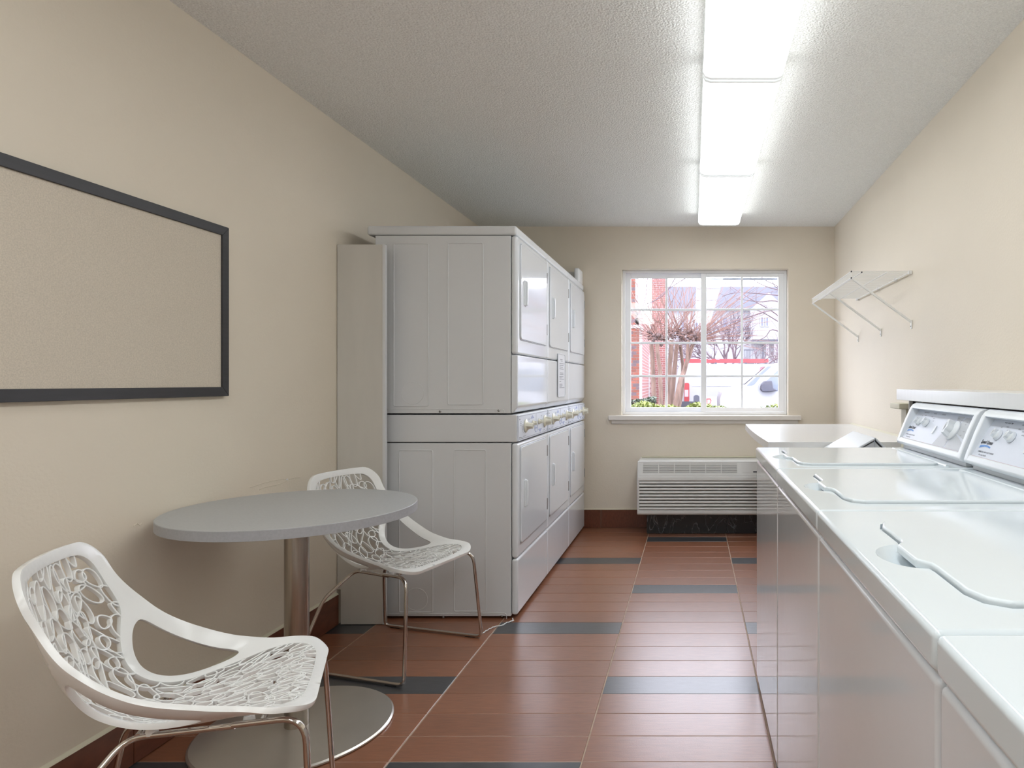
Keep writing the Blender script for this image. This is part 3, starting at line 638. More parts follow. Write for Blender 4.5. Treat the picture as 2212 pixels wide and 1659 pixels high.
# ------------------------------------------------------------------ wire shelf
SX0, SY0, SY1, SZ = 0.840, 3.54, 4.70, 1.782
t = thing('wire_shelf', 'white wire shelf on three braces high on the right wall', 'shelf', (XR, 4.1, 1.49))
r_ = 0.0030
for x, z, nm in ((SX0, SZ, 'front_rod'), (SX0, SZ-0.034, 'lip_rod'), (0.895, SZ-0.004, 'under_rod'), (1.03, SZ-0.004, 'under_rod'), (XR-0.012, SZ-0.004, 'back_rod')):
    obj(nm, loc(MB().tube([(x, SY0, z), (x, SY1, z)], r_ if nm != 'back_rod' else 0.0042, 8), t), 'wire', t, smooth=True)
cwi = bpy.data.meshes.new('cross_wire'); mbw = MB().tube(fillet([(SX0, 0, SZ-0.034), (SX0-0.0005, 0, SZ+0.003), (XR-0.01, 0, SZ+0.003)], 0.004, 3), 0.0014, 5)
first = obj('cross_wire', mbw, 'wire', t, smooth=True)
first.data.transform(Matrix.Translation((-t.location.x, -t.location.y, -t.location.z)))
nw = 46
first.location = (0, SY0+0.004, 0)
for i in range(1, nw):
    c = first.copy(); COL.objects.link(c); c.location = (0, SY0+0.004+(SY1-SY0-0.008)*i/(nw-1), 0)
for Y in (3.546, 4.12, 4.69):
    b = MB(); p0 = Vector((SX0+0.003, Y, SZ-0.034)); p1 = Vector((XR-0.004, Y, 1.515))
    d = (p1-p0).normalized(); nn = Vector((d.z, 0, -d.x))
    w_ = 0.0055
    for s in (-1, 1): pass
    b.add([p0+nn*w_+Vector((0, -w_, 0)), p0-nn*w_+Vector((0, -w_, 0)), p0-nn*w_+Vector((0, w_, 0)), p0+nn*w_+Vector((0, w_, 0)), p1+nn*w_+Vector((0, -w_, 0)), p1-nn*w_+Vector((0, -w_, 0)), p1-nn*w_+Vector((0, w_, 0)), p1+nn*w_+Vector((0, w_, 0))], [(0,1,2,3),(7,6,5,4),(0,4,5,1),(1,5,6,2),(2,6,7,3),(3,7,4,0)])
    b.box((XR-0.006, Y-0.007, 1.478), (XR-0.0005, Y+0.007, 1.525))
    br_ = obj('brace', loc(b, t), 'wire', t, bevel=0.001, seg=1)
    obj('brace_screw', loc(MB().lathe([(0.0035, -0.0075), (0.0035, -0.005)], (XR, Y, 1.492), 'x', 8), t), 'ink', br_)
for Y in (3.545, 3.80, 4.16, 4.68):
    obj('wall_clip', loc(MB().box((XR-0.020, Y-0.008, SZ-0.014), (XR-0.0005, Y+0.008, SZ+0.006)), t), 'wire', t, bevel=0.003)
for x, z in ((SX0, SZ), (SX0, SZ-0.034), (0.895, SZ-0.004)):
    obj('rod_cap', loc(MB().lathe([(0.0042, -0.004), (0.0042, 0.001)], (x, SY0, z), 'y', 8), t), 'ink_dark', t)

# ------------------------------------------------------------------ air conditioner and marble plinth
t = thing('marble_plinth', 'black veined marble-look plinth under the air conditioner', 'plinth', (0.1, 5.37, 0))
obj('slab', loc(MB().box((-0.366, 5.262, 0.002), (0.264, 5.275, 0.156)), t), 'marble', t, bevel=0.001, seg=1)
obj('slab', loc(MB().box((0.267, 5.262, 0.002), (0.62, 5.275, 0.156)), t), 'marble', t, bevel=0.001, seg=1)
obj('core', loc(MB().box((-0.362, 5.275, 0.002), (0.616, YB-0.001, 0.156)), t), 'marble', t)
ax0, ax1, az0, az1 = -0.432, 0.640, 0.168, 0.570; AY = 5.150
t = thing('air_conditioner', 'white wall air conditioner with louvred front below the window', 'air conditioner', (0.104, 5.31, 0.157))
cas = MB().prism([(AY+0.03, az0), (AY+0.03, 0.43), (AY+0.035, 0.455), (5.225, 0.560), (YB-0.001, 0.565), (YB-0.001, 0.158), (5.3, 0.158)], 'x', ax0+0.004, ax1-0.004)
ca = obj('casing', loc(cas, t), 'dark_void', t)
# top shell around the discharge grille: sloped frame
sl_a = Vector((0, AY+0.008, 0.470)); sl_b = Vector((0, 5.198, 0.574))
def slp(x, s, h=0.0):
    p = sl_a.lerp(sl_b, s); return (x, p.y, p.z+h)
gx0, gx1, s0, s1 = Xw(1389, 5.18), Xw(1592, 5.18), 0.20, 0.90
def slab(xa, xb, sa, sb, h0=-0.012, h1=0.0):
    m_ = MB(); v = [slp(xa, sa, h0), slp(xb, sa, h0), slp(xb, sb, h0), slp(xa, sb, h0), slp(xa, sa, h1), slp(xb, sa, h1), slp(xb, sb, h1), slp(xa, sb, h1)]
    return m_.add(v, [(3,2,1,0),(4,5,6,7),(0,1,5,4),(1,2,6,5),(2,3,7,6),(3,0,4,7)])
tp = MB()
for a in (slab(ax0+0.012, gx0, 0.02, 1), slab(gx1, ax1-0.012, 0.02, 1), slab(gx0, gx1, 0.02, s0), slab(gx0, gx1, s1, 1)): tp.add(a.v, a.f)
tp.box((ax0+0.012, 5.196, 0.566), (ax1-0.012, YB-0.001, 0.5765))
obj('top_shell', loc(tp, t), 'ac', t)
for i in range(6):
    s = s0+(s1-s0)*(i+0.5)/6; obj('grille_slat', loc(slab(gx0, gx1, s-0.017, s+0.017, -0.009, -0.002), t), 'ac', t)
for i in range(5):
    x = gx0+(gx1-gx0)*(i+1)/6; obj('grille_divider', loc(slab(x-0.003, x+0.003, s0, s1, -0.009, -0.001), t), 'ac', t)
obj('control_flap', loc(slab(Xw(1603, 5.18), Xw(1603, 5.18)+0.19, 0.22, 0.9, 0, 0.003), t), 'ac', t, bevel=0.001, seg=1)
obj('flap_pull', loc(slab(Xw(1603, 5.18)+0.085, Xw(1603, 5.18)+0.12, 0.22, 0.30, 0.003, 0.0045), t), 'grey_dark', t)
up = MB().prism([(AY+0.004, 0.432), (AY, 0.440), (AY+0.004, 0.462), (AY+0.014, 0.472), (AY+0.04, 0.474), (AY+0.04, 0.432)], 'x', ax0+0.006, ax1-0.006)
obj('upper_band', loc(up, t), 'ac', t, bevel=0.002)
lo = MB().prism([(AY+0.012, az0), (AY, az0+0.012), (AY, 0.206), (AY+0.03, 0.206), (AY+0.03, az0)], 'x', ax0+0.006, ax1-0.006)
obj('lower_band', loc(lo, t), 'ac', t, bevel=0.004)
for x0, x1 in ((ax0, ax0+0.018), (ax1-0.018, ax1)):
    obj('side_cheek', loc(MB().prism([(AY+0.012, az0), (AY+0.002, az0+0.012), (AY+0.002, 0.455), (AY+0.010, 0.474), (5.200, 0.578), (YB-0.001, 0.580), (YB-0.001, az0)], 'x', x0, x1), t), 'ac', t, bevel=0.006)
for i in range(9):
    z = 0.2105+i*0.0252
    obj('louvre', loc(MB().prism([(AY+0.002, z), (AY, z+0.006), (AY+0.004, z+0.0155), (AY+0.028, z+0.0195), (AY+0.028, z+0.012), (AY+0.012, z+0.006)], 'x', ax0+0.016, ax1-0.016), t), 'ac', t)
obj('wall_gasket', loc(MB().box((ax0+0.01, YB-0.018, 0.577), (ax1-0.01, YB-0.001, 0.590)), t), 'beige_trim', t, bevel=0.003)

# ------------------------------------------------------------------ table
TX, TY = -1.366, 2.30
t = thing('round_table', 'round grey table on a brushed steel column and disc base', 'table', (TX, TY, 0))
R = 0.384
obj('tabletop', MB().lathe([(0.0, 0.7338), (R-0.001, 0.734), (R, 0.735), (R, 0.7645), (R-0.0008, 0.7655), (0.0, 0.7656)][1:5], (0, 0, 0), 'z', 96), 'table_top', t, smooth=True)
obj('edge_band', MB().lathe([(R-0.003, 0.7345), (R+0.0012, 0.735), (R+0.0012, 0.7640), (R-0.003, 0.7645)], (0, 0, 0), 'z', 96), 'table_edge', t, smooth=True)
obj('column', MB().lathe([(0.038, 0.012), (0.038, 0.722)], (0, 0, 0), 'z', 48), 'steel', t, smooth=True)
obj('mounting_plate', MB().box((-0.15, -0.15, 0.722), (0.15, 0.15, 0.734)), 'black_rubber', t, bevel=0.003)
obj('base_disc', MB().lathe([(0.302, 0.001), (0.306, 0.003), (0.306, 0.008), (0.300, 0.0125), (0.12, 0.0145), (0.002, 0.015)], (0, 0, 0), 'z', 96), 'steel_flat', t, smooth=True)

# ------------------------------------------------------------------ chairs
HW = 0.215
Cpts = catmull([Vector(p) for p in ((-0.296, 0, .798), (-0.276, 0, .70), (-0.248, 0, .60), (-0.212, 0, .512), (-0.160, 0, .446), (-0.080, 0, .409), (0.03, 0, .410), (0.13, 0, .427), (0.215, 0, .438), (0.268, 0, .428))], 12)
Epts = catmull([Vector(p) for p in ((-0.296, 0, .792), (-0.256, 0, .708), (-0.200, 0, .630), (-0.132, 0, .566), (-0.055, 0, .520), (0.025, 0, .488), (0.105, 0, .468), (0.175, 0, .457), (0.230, 0, .447), (0.268, 0, .428))], 12)
cl_ = [0.0]
for i in range(1, len(Cpts)): cl_.append(cl_[-1]+(Cpts[i]-Cpts[i-1]).length)
LS = cl_[-1]
Hk = [(0, .196), (.12, .204), (.3, .228), (.45, .234), (.6, .222), (.72, .220), (.86, .236), (1.0, .226)]
def hwid(f):
    for i in range(len(Hk)-1):
        if f <= Hk[i+1][0]:
            a = (f-Hk[i][0])/(Hk[i+1][0]-Hk[i][0]); a = a*a*(3-2*a); return Hk[i][1]*(1-a)+Hk[i+1][1]*a
    return Hk[-1][1]
def curve_at(P, s):
    s = max(0, min(LS-1e-6, s))
    lo_, hi_ = 0, len(cl_)-1
    while hi_-lo_ > 1:
        mid = (lo_+hi_)//2
        if cl_[mid] <= s: lo_ = mid
        else: hi_ = mid
    f = (s-cl_[lo_])/(cl_[lo_+1]-cl_[lo_]); return P[lo_].lerp(P[lo_+1], f)
def S(s, t_):
    a = min(1.1, abs(t_)/HW); q = a**3.4
    p = curve_at(Cpts, s).lerp(curve_at(Epts, s), q)
    # waterfall droop of the front middle, slight dish of the back
    f = s/LS
    p = Vector((p.x, t_*hwid(f)/HW, p.z))
    if f < 0.45: p.x += 0.028*a*a*(1-f/0.45)
    if f > 0.8: p.z -= 0.0*(f-0.8)
    return p
def SN(s, t_):
    e = 0.002; a = S(s+e, t_)-S(s-e, t_) if e < s < LS-e else (S(min(s+2*e, LS-e), t_)-S(max(s-2*e, e), t_)); b = S(s, t_+e)-S(s, t_-e)
    n = a.cross(b); n.normalize(); return n     # towards the sitter
def smooth_poly(P, it=3):
    for _ in range(it):
        Q = []
        for i in range(len(P)):
            a = P[i]; b = P[(i+1) % len(P)]
            Q += [(a[0]*.75+b[0]*.25, a[1]*.75+b[1]*.25), (a[0]*.25+b[0]*.75, a[1]*.25+b[1]*.75)]
        P = Q
    return P
def resample(P, d):
    out = []; n = len(P)
    for i in range(n):
        a = Vector(P[i]); b = Vector(P[(i+1) % n]); m_ = max(1, int((b-a).length/d))
        if (b-a).length < d*0.3 and out and i % 2: continue
        for k in range(m_): out.append(tuple(a.lerp(b, k/m_)))
    return out
def inside(p, P):
    x, y = p; c = False; n = len(P); j = n-1
    for i in range(n):
        if (P[i][1] > y) != (P[j][1] > y) and x < (P[j][0]-P[i][0])*(y-P[i][1])/(P[j][1]-P[i][1])+P[i][0]: c = not c
        j = i
    return c
LSn = LS
outer = rrect(0.0005, -HW, LSn-0.0005, HW, 0.072, 8)
half = [(0.027, 0.115), (0.042, 0.162), (0.09, 0.184), (0.205, 0.182), (0.258, 0.152), (0.325, 0.112), (0.385, 0.097), (0.445, 0.102), (0.51, 0.128), (0.57, 0.160), (0.63, 0.186), (LSn-0.10, 0.190), (LSn-0.045, 0.168), (LSn-0.026, 0.11)]
Ppoly = smooth_poly(half+[(a, -b) for a, b in half[::-1]], 2)
hole = [(0.268, 0.180), (0.290, 0.160), (0.340, 0.132), (0.390, 0.117), (0.44, 0.122), (0.50, 0.147), (0.552, 0.175), (0.545, 0.191), (0.44, 0.195), (0.33, 0.195), (0.272, 0.192)]
holeP = smooth_poly(hole, 3); holeN = [(a, -b) for a, b in holeP[::-1]]
def cdt_shell():
    verts = []; edges = []
    loops = []
    for Lp in (outer, Ppoly, holeP, holeN):
        Q = resample(Lp, 0.009); o = len(verts); verts += [Vector(p) for p in Q]; n = len(Q)
        edges += [(o+i, o+(i+1) % n) for i in range(n)]; loops.append(Q)
    nx = int(LSn/0.011); ny = int(2*HW/0.011)
    for i in range(nx+1):
        for j in range(ny+1):
            p = (LSn*(i+0.5*(j % 2))/nx, -HW+2*HW*j/ny)
            if inside(p, outer) and not inside(p, Ppoly) and not inside(p, holeP) and not inside(p, holeN):
                d = min(min((Vector(q)-Vector(p)).length for q in Lp) for Lp in loops)
                if d > 0.006: verts.append(Vector(p))
    vo, eo, fo, *_ = geometry.delaunay_2d_cdt(verts, edges, [], 0, 1e-5)
    keep = []
    for f in fo:
        c = sum((Vector(vo[i]) for i in f), Vector((0, 0)))/len(f)
        if inside(c, outer) and not inside(c, Ppoly) and not inside(c, holeP) and not inside(c, holeN): keep.append(f)
    used = sorted({i for f in keep for i in f}); mp_ = {u: i for i, u in enumerate(used)}
    mb = MB(); n = len(used); th = 0.013
    top = []; bot = []
    for u in used:
        s_, t_ = vo[u]; p = S(s_, t_); nn = SN(s_, t_); top.append(p); bot.append(p-nn*th)
    fs = [tuple(mp_[i] for i in f) for f in keep]
    cnt = {}
    for f in fs:
        for a, b in zip(f, f[1:]+f[:1]): cnt[(a, b)] = 1
    side = [(a, b) for (a, b) in cnt if (b, a) not in cnt]
    allf = fs+[tuple(i+n for i in f[::-1]) for f in fs]+[(b, a, a+n, b+n) for a, b in side]
    mb.v = [tuple(v) for v in top+bot]; mb.f = allf
    return mb, side, n
def voronoi_loops(seed=11):
    rnd = random.Random(seed); seeds = []; tries = 0; kx = 0.52
    while len(seeds) < 400 and tries < 40000:
        tries += 1
        p = (rnd.uniform(0.015, LSn-0.012), rnd.uniform(-0.20, 0.20))
        gap = 0.0282 if p[0] < 0.45 else 0.0255
        if p[0] > LSn-0.09 or p[0] < 0.05: gap *= 0.8; 
        if all(((p[0]-q[0])*kx)**2+(p[1]-q[1])**2 > gap**2 for q in seeds): seeds.append(p)
    loops = []
    for i, c in enumerate(seeds):
        if not inside(c, Ppoly) and min((Vector(q)-Vector(c)).length for q in Ppoly) > 0.015: continue
        sc_ = 1.0 if c[0] < 0.45 else 0.9; a = sc_*rnd.uniform(0.032, 0.046); b = sc_*rnd.uniform(0.0150, 0.0205); rot = rnd.gauss(0.0, 0.38)+(0.25*math.copysign(1, c[1]) if abs(c[1]) > .08 else 0)
        if rnd.random() < 0.15: a, b = 0.020, 0.016
        tear = rnd.uniform(-0.45, 0.45); bend = rnd.uniform(-0.35, 0.35); n = 36; L_ = []
        for k in range(n):
            th = 2*PI*k/n; x = a*math.cos(th); y = b*math.sin(th)*(1+tear*math.cos(th))+bend*b*(math.cos(th)**2-0.5)
            L_.append((c[0]+x*math.cos(rot)-y*math.sin(rot), c[1]+x*math.sin(rot)+y*math.cos(rot)))
        loops.append(L_)
    for k in range(16):
        s0_ = rnd.uniform(0.03, LSn-0.15); t0_ = rnd.uniform(-0.17, 0.17); L_ = rnd.uniform(0.08, 0.15); a = rnd.uniform(-0.6, 0.6); am = rnd.uniform(-0.012, 0.012)
        loops.append(('open', [(s0_+L_*f/24, t0_+a*L_*f/24+am*math.sin(f*0.32+k)) for f in range(25)]))
    return loops
def ribbon(mb, pts, closed, wd=0.0038, dp=0.0105):
    n = len(pts)
    if n < 2: return
    ring = []
    P3 = [S(*p) for p in pts]; NN = [SN(*p) for p in pts]
    for i in range(n):
        if closed: d = P3[(i+1) % n]-P3[i-1]
        else: d = P3[min(i+1, n-1)]-P3[max(i-1, 0)]
        if d.length < 1e-9: d = Vector((0, 1, 0))
        d.normalize(); nn = NN[i]; b = d.cross(nn); b.normalize(); o = P3[i]-nn*0.0008
        ring.append([o+b*wd/2-nn*0.0008, o+b*wd/4, o-b*wd/4, o-b*wd/2-nn*0.0008, o-b*wd*0.42-nn*dp, o+b*wd*0.42-nn*dp])
    vs = [v for r in ring for v in r]; fs = []; K = 6
    for i in range(n if closed else n-1):
        j = (i+1) % n
        for k in range(K): l = (k+1) % K; fs.append((i*K+k, i*K+l, j*K+l, j*K+k))
    mb.add(vs, fs)
def lattice():
    A, B = MB(), MB(); split = 0.40
    grown = [(LSn/2+(a-LSn/2)*1.012, b*1.035) for a, b in Ppoly]
    for Lp in voronoi_loops():
        closed = True
        if isinstance(Lp, tuple): closed = False; Lp = Lp[1]
        fl_ = [inside(p, grown) and 0.004 < p[0] < LSn-0.004 for p in Lp]
        cs = sum(p[0] for p in Lp)/len(Lp); tgt = A if cs < split else B
        if all(fl_): ribbon(tgt, Lp, closed); continue
        n = len(Lp)
        if closed:
            st_ = next((i for i in range(n) if not fl_[i]), 0); Lp = Lp[st_:]+Lp[:st_]; fl_ = fl_[st_:]+fl_[:st_]
        run = []
        for p, f in zip(Lp, fl_):
            if f: run.append(p)
            else:
                if len(run) > 1: ribbon(tgt, run, False)
                run = []
        if len(run) > 1: ribbon(tgt, run, False)
    return A, B
def make_chair(label, loc_, rz):
    t = thing('perforated_chair', label, 'chair', loc_, rz, 'white perforated chairs at the round table')
    mb, side, n = cdt_shell()
    me = bpy.data.meshes.new('shell_rim'); me.from_pydata(mb.v, [], mb.f)
    bm = bmesh.new(); bm.from_mesh(me); bm.verts.ensure_lookup_table(); bmesh.ops.recalc_face_normals(bm, faces=bm.faces)
    es = [e for e in bm.edges if len(e.link_faces) == 2 and e.calc_face_angle(0) > 0.9]
    bmesh.ops.bevel(bm, geom=es, offset=0.003, segments=2, profile=0.5, affect='EDGES', clamp_overlap=True)
    bm.to_mesh(me); bm.free(); me.materials.append(MT['chair'])
    for p in me.polygons: p.use_smooth = True
    o = bpy.data.objects.new('shell_rim', me); COL.objects.link(o); o.parent = t
    A, B = lattice()
    obj('backrest', A, 'chair', t, smooth=True, recalc=False); obj('seat', B, 'chair', t, smooth=True, recalc=False)
    r = 0.0072
    for s in (1, -1):
        path = [(0.10, s*0.175, .405), (0.185, s*0.205, .415), (0.255, s*0.228, .400), (0.270, s*0.262, 0.0085), (-0.27, s*0.262, 0.0085), (-0.205, s*0.18, 0.27), (-0.145, s*0.115, .375), (0.10, s*0.165, .395)]
        main = fillet([path[0], (0.250, s*0.222, .416), path[3]], 0.06, 8)[:-1]
        main += fillet([(0.261, s*0.243, 0.20), path[3], path[4], path[5], path[6]], 0.028, 6)[1:-1]
        main += fillet([(-0.19, s*0.160, 0.305), (-0.115, s*0.095, .383), (0.10, s*0.150, .392)], 0.035, 6)[1:]
        lg = obj('sled_leg', MB().tube(main, r, 12), 'chrome', t, smooth=True)
        for x, yy in ((0.21, 0.263), (-0.21, 0.262)):
            obj('glide', MB().box((x-0.025, s*yy-0.006, 0.0005), (x+0.025, s*yy+0.006, 0.004)), 'black_rubber', lg)
    obj('cross_bar', MB().tube([(-0.095, -0.105, .385), (-0.095, 0.105, .385)], r, 12), 'chrome', t, smooth=True)
    obj('cross_bar', MB().tube([(0.16, -0.19, .408), (0.16, 0.19, .408)], r, 12), 'chrome', t, smooth=True)
    for x in (-0.07, 0.13):
        for s in (1, -1):
            obj('mount_boss', MB().lathe([(0.014, 0), (0.011, 0.018)], (x, s*(0.10 if x < 0 else 0.165), 0.385 if x < 0 else 0.400), 'z', 12), 'chair', t, smooth=True)
    return t
C1 = (-1.222, 1.655, 0); C1R = math.radians(24)
C2 = (-1.318, 2.935, 0); C2R = math.radians(-16)
ch = make_chair('white perforated plastic chair in the foreground at left, nearest the camera', C1, C1R)
dup(ch, C2, 'white perforated plastic chair behind the round table, beside the dryers', C2R)

# ================================================================== outside
GZ = -0.35
struct(obj('ground', MB().box((-60, -60, GZ-0.1), (60, 120, GZ)), 'ground'))
# brick building at left
bt = thing('brick_building', 'red brick building with pale receding wall outside window at left', 'building', (-1.6, 16, GZ))
PYB = 14.0; px1 = Xw(1381, PYB)
def LB(mb): return loc(mb, bt)
zt = Zw(707, PYB)
bx0 = px1-1.0
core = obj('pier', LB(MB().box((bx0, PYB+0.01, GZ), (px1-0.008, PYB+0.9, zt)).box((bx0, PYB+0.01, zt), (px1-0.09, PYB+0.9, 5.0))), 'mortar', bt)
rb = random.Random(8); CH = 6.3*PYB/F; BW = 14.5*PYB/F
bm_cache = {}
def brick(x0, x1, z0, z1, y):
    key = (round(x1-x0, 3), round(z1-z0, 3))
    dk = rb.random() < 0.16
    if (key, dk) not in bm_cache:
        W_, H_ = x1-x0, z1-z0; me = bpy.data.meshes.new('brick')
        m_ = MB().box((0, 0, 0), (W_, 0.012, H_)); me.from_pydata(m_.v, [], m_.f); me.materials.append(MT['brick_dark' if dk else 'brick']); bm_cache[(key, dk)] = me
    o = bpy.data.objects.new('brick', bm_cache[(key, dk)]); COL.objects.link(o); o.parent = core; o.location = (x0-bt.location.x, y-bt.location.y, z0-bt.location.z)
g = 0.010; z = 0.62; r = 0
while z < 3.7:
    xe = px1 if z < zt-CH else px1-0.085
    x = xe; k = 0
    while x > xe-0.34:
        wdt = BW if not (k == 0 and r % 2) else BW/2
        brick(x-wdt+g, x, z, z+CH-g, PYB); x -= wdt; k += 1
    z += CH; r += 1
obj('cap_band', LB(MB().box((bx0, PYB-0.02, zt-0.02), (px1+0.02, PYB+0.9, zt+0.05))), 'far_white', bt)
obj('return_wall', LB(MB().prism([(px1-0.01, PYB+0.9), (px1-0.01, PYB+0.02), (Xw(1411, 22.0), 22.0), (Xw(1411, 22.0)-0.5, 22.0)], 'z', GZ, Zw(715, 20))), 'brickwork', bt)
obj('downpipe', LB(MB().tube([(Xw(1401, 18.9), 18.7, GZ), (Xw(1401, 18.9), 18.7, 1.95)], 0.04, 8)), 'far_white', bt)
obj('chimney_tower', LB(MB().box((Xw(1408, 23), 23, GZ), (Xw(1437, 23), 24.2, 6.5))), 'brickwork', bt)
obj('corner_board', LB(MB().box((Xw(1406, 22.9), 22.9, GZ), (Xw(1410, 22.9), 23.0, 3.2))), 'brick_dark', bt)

# hedge
hd = thing('hedge', 'low clipped hedge with yellow green leaves outside the window', 'hedge', (0.2, 7.0, GZ))
rh = random.Random(5)
def leaves(n, x0, x1, ztop, prob, size, y0, y1):
    m_ = MB()
    for i in range(n):
        x = rh.uniform(x0, x1)
        if rh.random() > prob(x): continue
        y = rh.uniform(y0, y1); z = ztop(x)-abs(rh.gauss(0, 0.06)); s = size*rh.uniform(0.6, 1.3)
        R_ = Matrix.Rotation(rh.uniform(0, 6.3), 3, 'Z') @ Matrix.Rotation(rh.uniform(-1.2, 1.2), 3, 'X')
        c = Vector((x, y, z))
        q = [c+R_ @ Vector(v) for v in ((0, -s, 0), (s*.5, 0, s*.15), (0, s, 0), (-s*.5, 0, s*.15))]
        m_.quad(*q)
    return m_
ztp = lambda x: 0.955+0.022*math.sin(9*x)+0.015*math.sin(23*x+1)-(0.03 if x > 0.2 else 0)
o = obj('leaves', loc(leaves(9000, -1.4, 1.6, ztp, lambda x: 1 if x < 0.15 else 0.35, 0.022, 6.75, 7.25), hd), 'leaf', hd, recalc=False); o['kind'] = 'stuff'
o = obj('dark_leaves', loc(leaves(2500, -1.4, -0.42, lambda x: 1.015+0.02*math.sin(12*x), lambda x: 1, 0.022, 7.3, 7.7), hd), 'leaf_dark', hd, recalc=False); o['kind'] = 'stuff'
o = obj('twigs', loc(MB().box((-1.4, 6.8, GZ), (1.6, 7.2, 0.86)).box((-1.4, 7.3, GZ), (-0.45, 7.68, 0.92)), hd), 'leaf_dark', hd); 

# pollarded crepe myrtle
ct = thing('crepe_myrtle', 'pollarded crepe myrtle with knobbly heads and fanning bare shoots outside', 'tree', (-0.35, 9.5, GZ))
def wobble(a, b, n, amp, rnd):
    return [a.lerp(b, i/n)+Vector((rnd.uniform(-1, 1), rnd.uniform(-1, 1), rnd.uniform(-1, 1)))*amp*(0 if i in (0, n) else 1) for i in range(n+1)]
rt = random.Random(21)
trk = [([(1415, 960), (1412, 830), (1407, 738)], 9.6, .040), ([(1422, 960), (1428, 850), (1419, 742)], 9.4, .036), ([(1432, 960), (1444, 830), (1450, 735)], 9.5, .045), ([(1438, 960), (1455, 820), (1462, 738)], 9.8, .042),
       ([(1444, 960), (1466, 840), (1478, 800), (1500, 735)], 9.5, .040), ([(1450, 960), (1474, 830), (1470, 745)], 9.9, .034), ([(1466, 850), (1482, 790), (1487, 735)], 9.6, .028)]
for P_, Y, r0 in trk:
    pts = catmull([at(px, py, Y+rt.uniform(-.1, .1)) for px, py in P_], 5)
    pts = [Vector((pts[0].x, pts[0].y, GZ))]+pts
    obj('trunk', loc(MB().tube([p+Vector((rt.uniform(-1, 1), 0, 0))*0.006 for p in pts], r0, 8, r2=r0*0.72), ct), 'bark', ct, smooth=True)
heads = [(1408, 725, 9.6), (1421, 730, 9.4), (1450, 722, 9.5), (1463, 715, 9.8), (1488, 722, 9.6), (1503, 730, 9.5), (1434, 735, 9.7), (1475, 732, 9.9)]
for px, py, Y in heads:
    c = at(px, py, Y); m_ = MB()
    for k in range(16):
        cc = c+Vector((rt.uniform(-.065, .065), rt.uniform(-.05, .05), rt.uniform(-.075, .06))); rr_ = rt.uniform(.012, .028)
        m_.lathe([(rr_*.3, -rr_), (rr_*.9, -rr_*.4), (rr_, .2*rr_), (rr_*.5, rr_)], cc, 'z', 8)
    obj('knob', loc(m_, ct), 'knot', ct)
sh = MB()
for px, py, Y in heads:
    c = at(px, py, Y)
    for k in range(15):
        side = (px-1455)/50
        a = rt.gauss(side*0.35, 0.55); b_ = rt.gauss(0, 0.35); L_ = rt.uniform(0.5, 1.7)
        d = Vector((math.sin(a), math.sin(b_), math.cos(a))).normalized()
        mid = c+d*L_*0.5+Vector((rt.uniform(-.08, .08), 0, rt.uniform(-.03, .06)))
        end = c+d*L_+Vector((rt.uniform(-.15, .15), 0, rt.uniform(-.05, .1)))
        sh.tube(catmull([c, mid, end], 3), rt.uniform(0.003, 0.0075), 4, r2=0.0015)
    for k in range(12):
        a = rt.uniform(0, 6.28); L_ = rt.uniform(.1, .45); d = Vector((math.cos(a), rt.uniform(-.6, .2), math.sin(a)*.8))
        sh.tube([c, c+d*L_*.5, c+d*L_+Vector((0, 0, rt.uniform(-.1, .1)))], 0.004, 4, r2=0.002)
for k in range(34):
    a = rt.uniform(-0.25, 1.15); c = at(1505, 735, 9.5); L_ = rt.uniform(0.6, 1.6); d = Vector((math.cos(a), rt.uniform(-.2, .4), math.sin(a)))
    sh.tube(catmull([c, c+d*L_*.5+Vector((0, 0, .05)), c+d*L_+Vector((0, 0, rt.uniform(-.15, .1)))], 3), rt.uniform(.003, .007), 4, r2=.0015)
o = obj('shoots', loc(sh, ct), 'shoot', ct); o['kind'] = 'stuff'
# second tree off to the right whose branches cross the view
rt2 = thing('branching_tree', 'bare tree right of window whose long branches cross the panes', 'tree', tuple(at(1790, 826, 8.3).xy)+(GZ,))
tb = at(1790, 826, 8.3)
obj('trunk', loc(MB().tube([(tb.x, tb.y, GZ), (tb.x-.02, tb.y, 1.3), (tb.x-.05, tb.y, 2.9)], .07, 8, r2=.05), rt2), 'twig', rt2, smooth=True)
m_ = MB(); rq = random.Random(9)
for pl in ([(1790,800),(1690,690),(1620,645),(1552,602)], [(1790,700),(1690,625),(1650,603),(1600,560)], [(1790,640),(1690,628),(1640,612),(1610,590)], [(1790,720),(1690,655),(1640,652),(1590,645)], [(1790,760),(1690,700),(1640,672),(1600,668)], [(1790,650),(1700,640),(1600,632),(1560,640)], [(1790,760),(1680,740),(1640,755),(1620,770)], [(1790,790),(1680,715),(1650,730),(1600,750)], [(1790,820),(1685,770),(1650,780)], [(1790,560),(1690,622),(1665,600)], [(1790,690),(1690,668),(1600,690),(1560,700)],
           [(1400,500),(1395,640),(1365,700)], [(1560,560),(1450,620),(1365,695)], [(1470,580),(1430,640),(1362,668)]):
    src = [at(a, b, 8.3+rq.uniform(-.2, .2)) for a, b in pl]
    m_.tube(catmull(src, 5), 0.010 if pl[0][0] > 1700 else 0.007, 5, r2=0.0035)
    for k in range(6):
        i = rq.randint(1, len(src)-1); c = src[i].lerp(src[i-1], rq.random()); a = rq.uniform(0, 6.28); L_ = rq.uniform(.1, .4)
        m_.tube([c, c+Vector((math.cos(a)*L_, 0, math.sin(a)*L_))], 0.0022, 4, r2=0.001)
o = obj('branches', loc(m_, rt2), 'twig', rt2); o['kind'] = 'stuff'
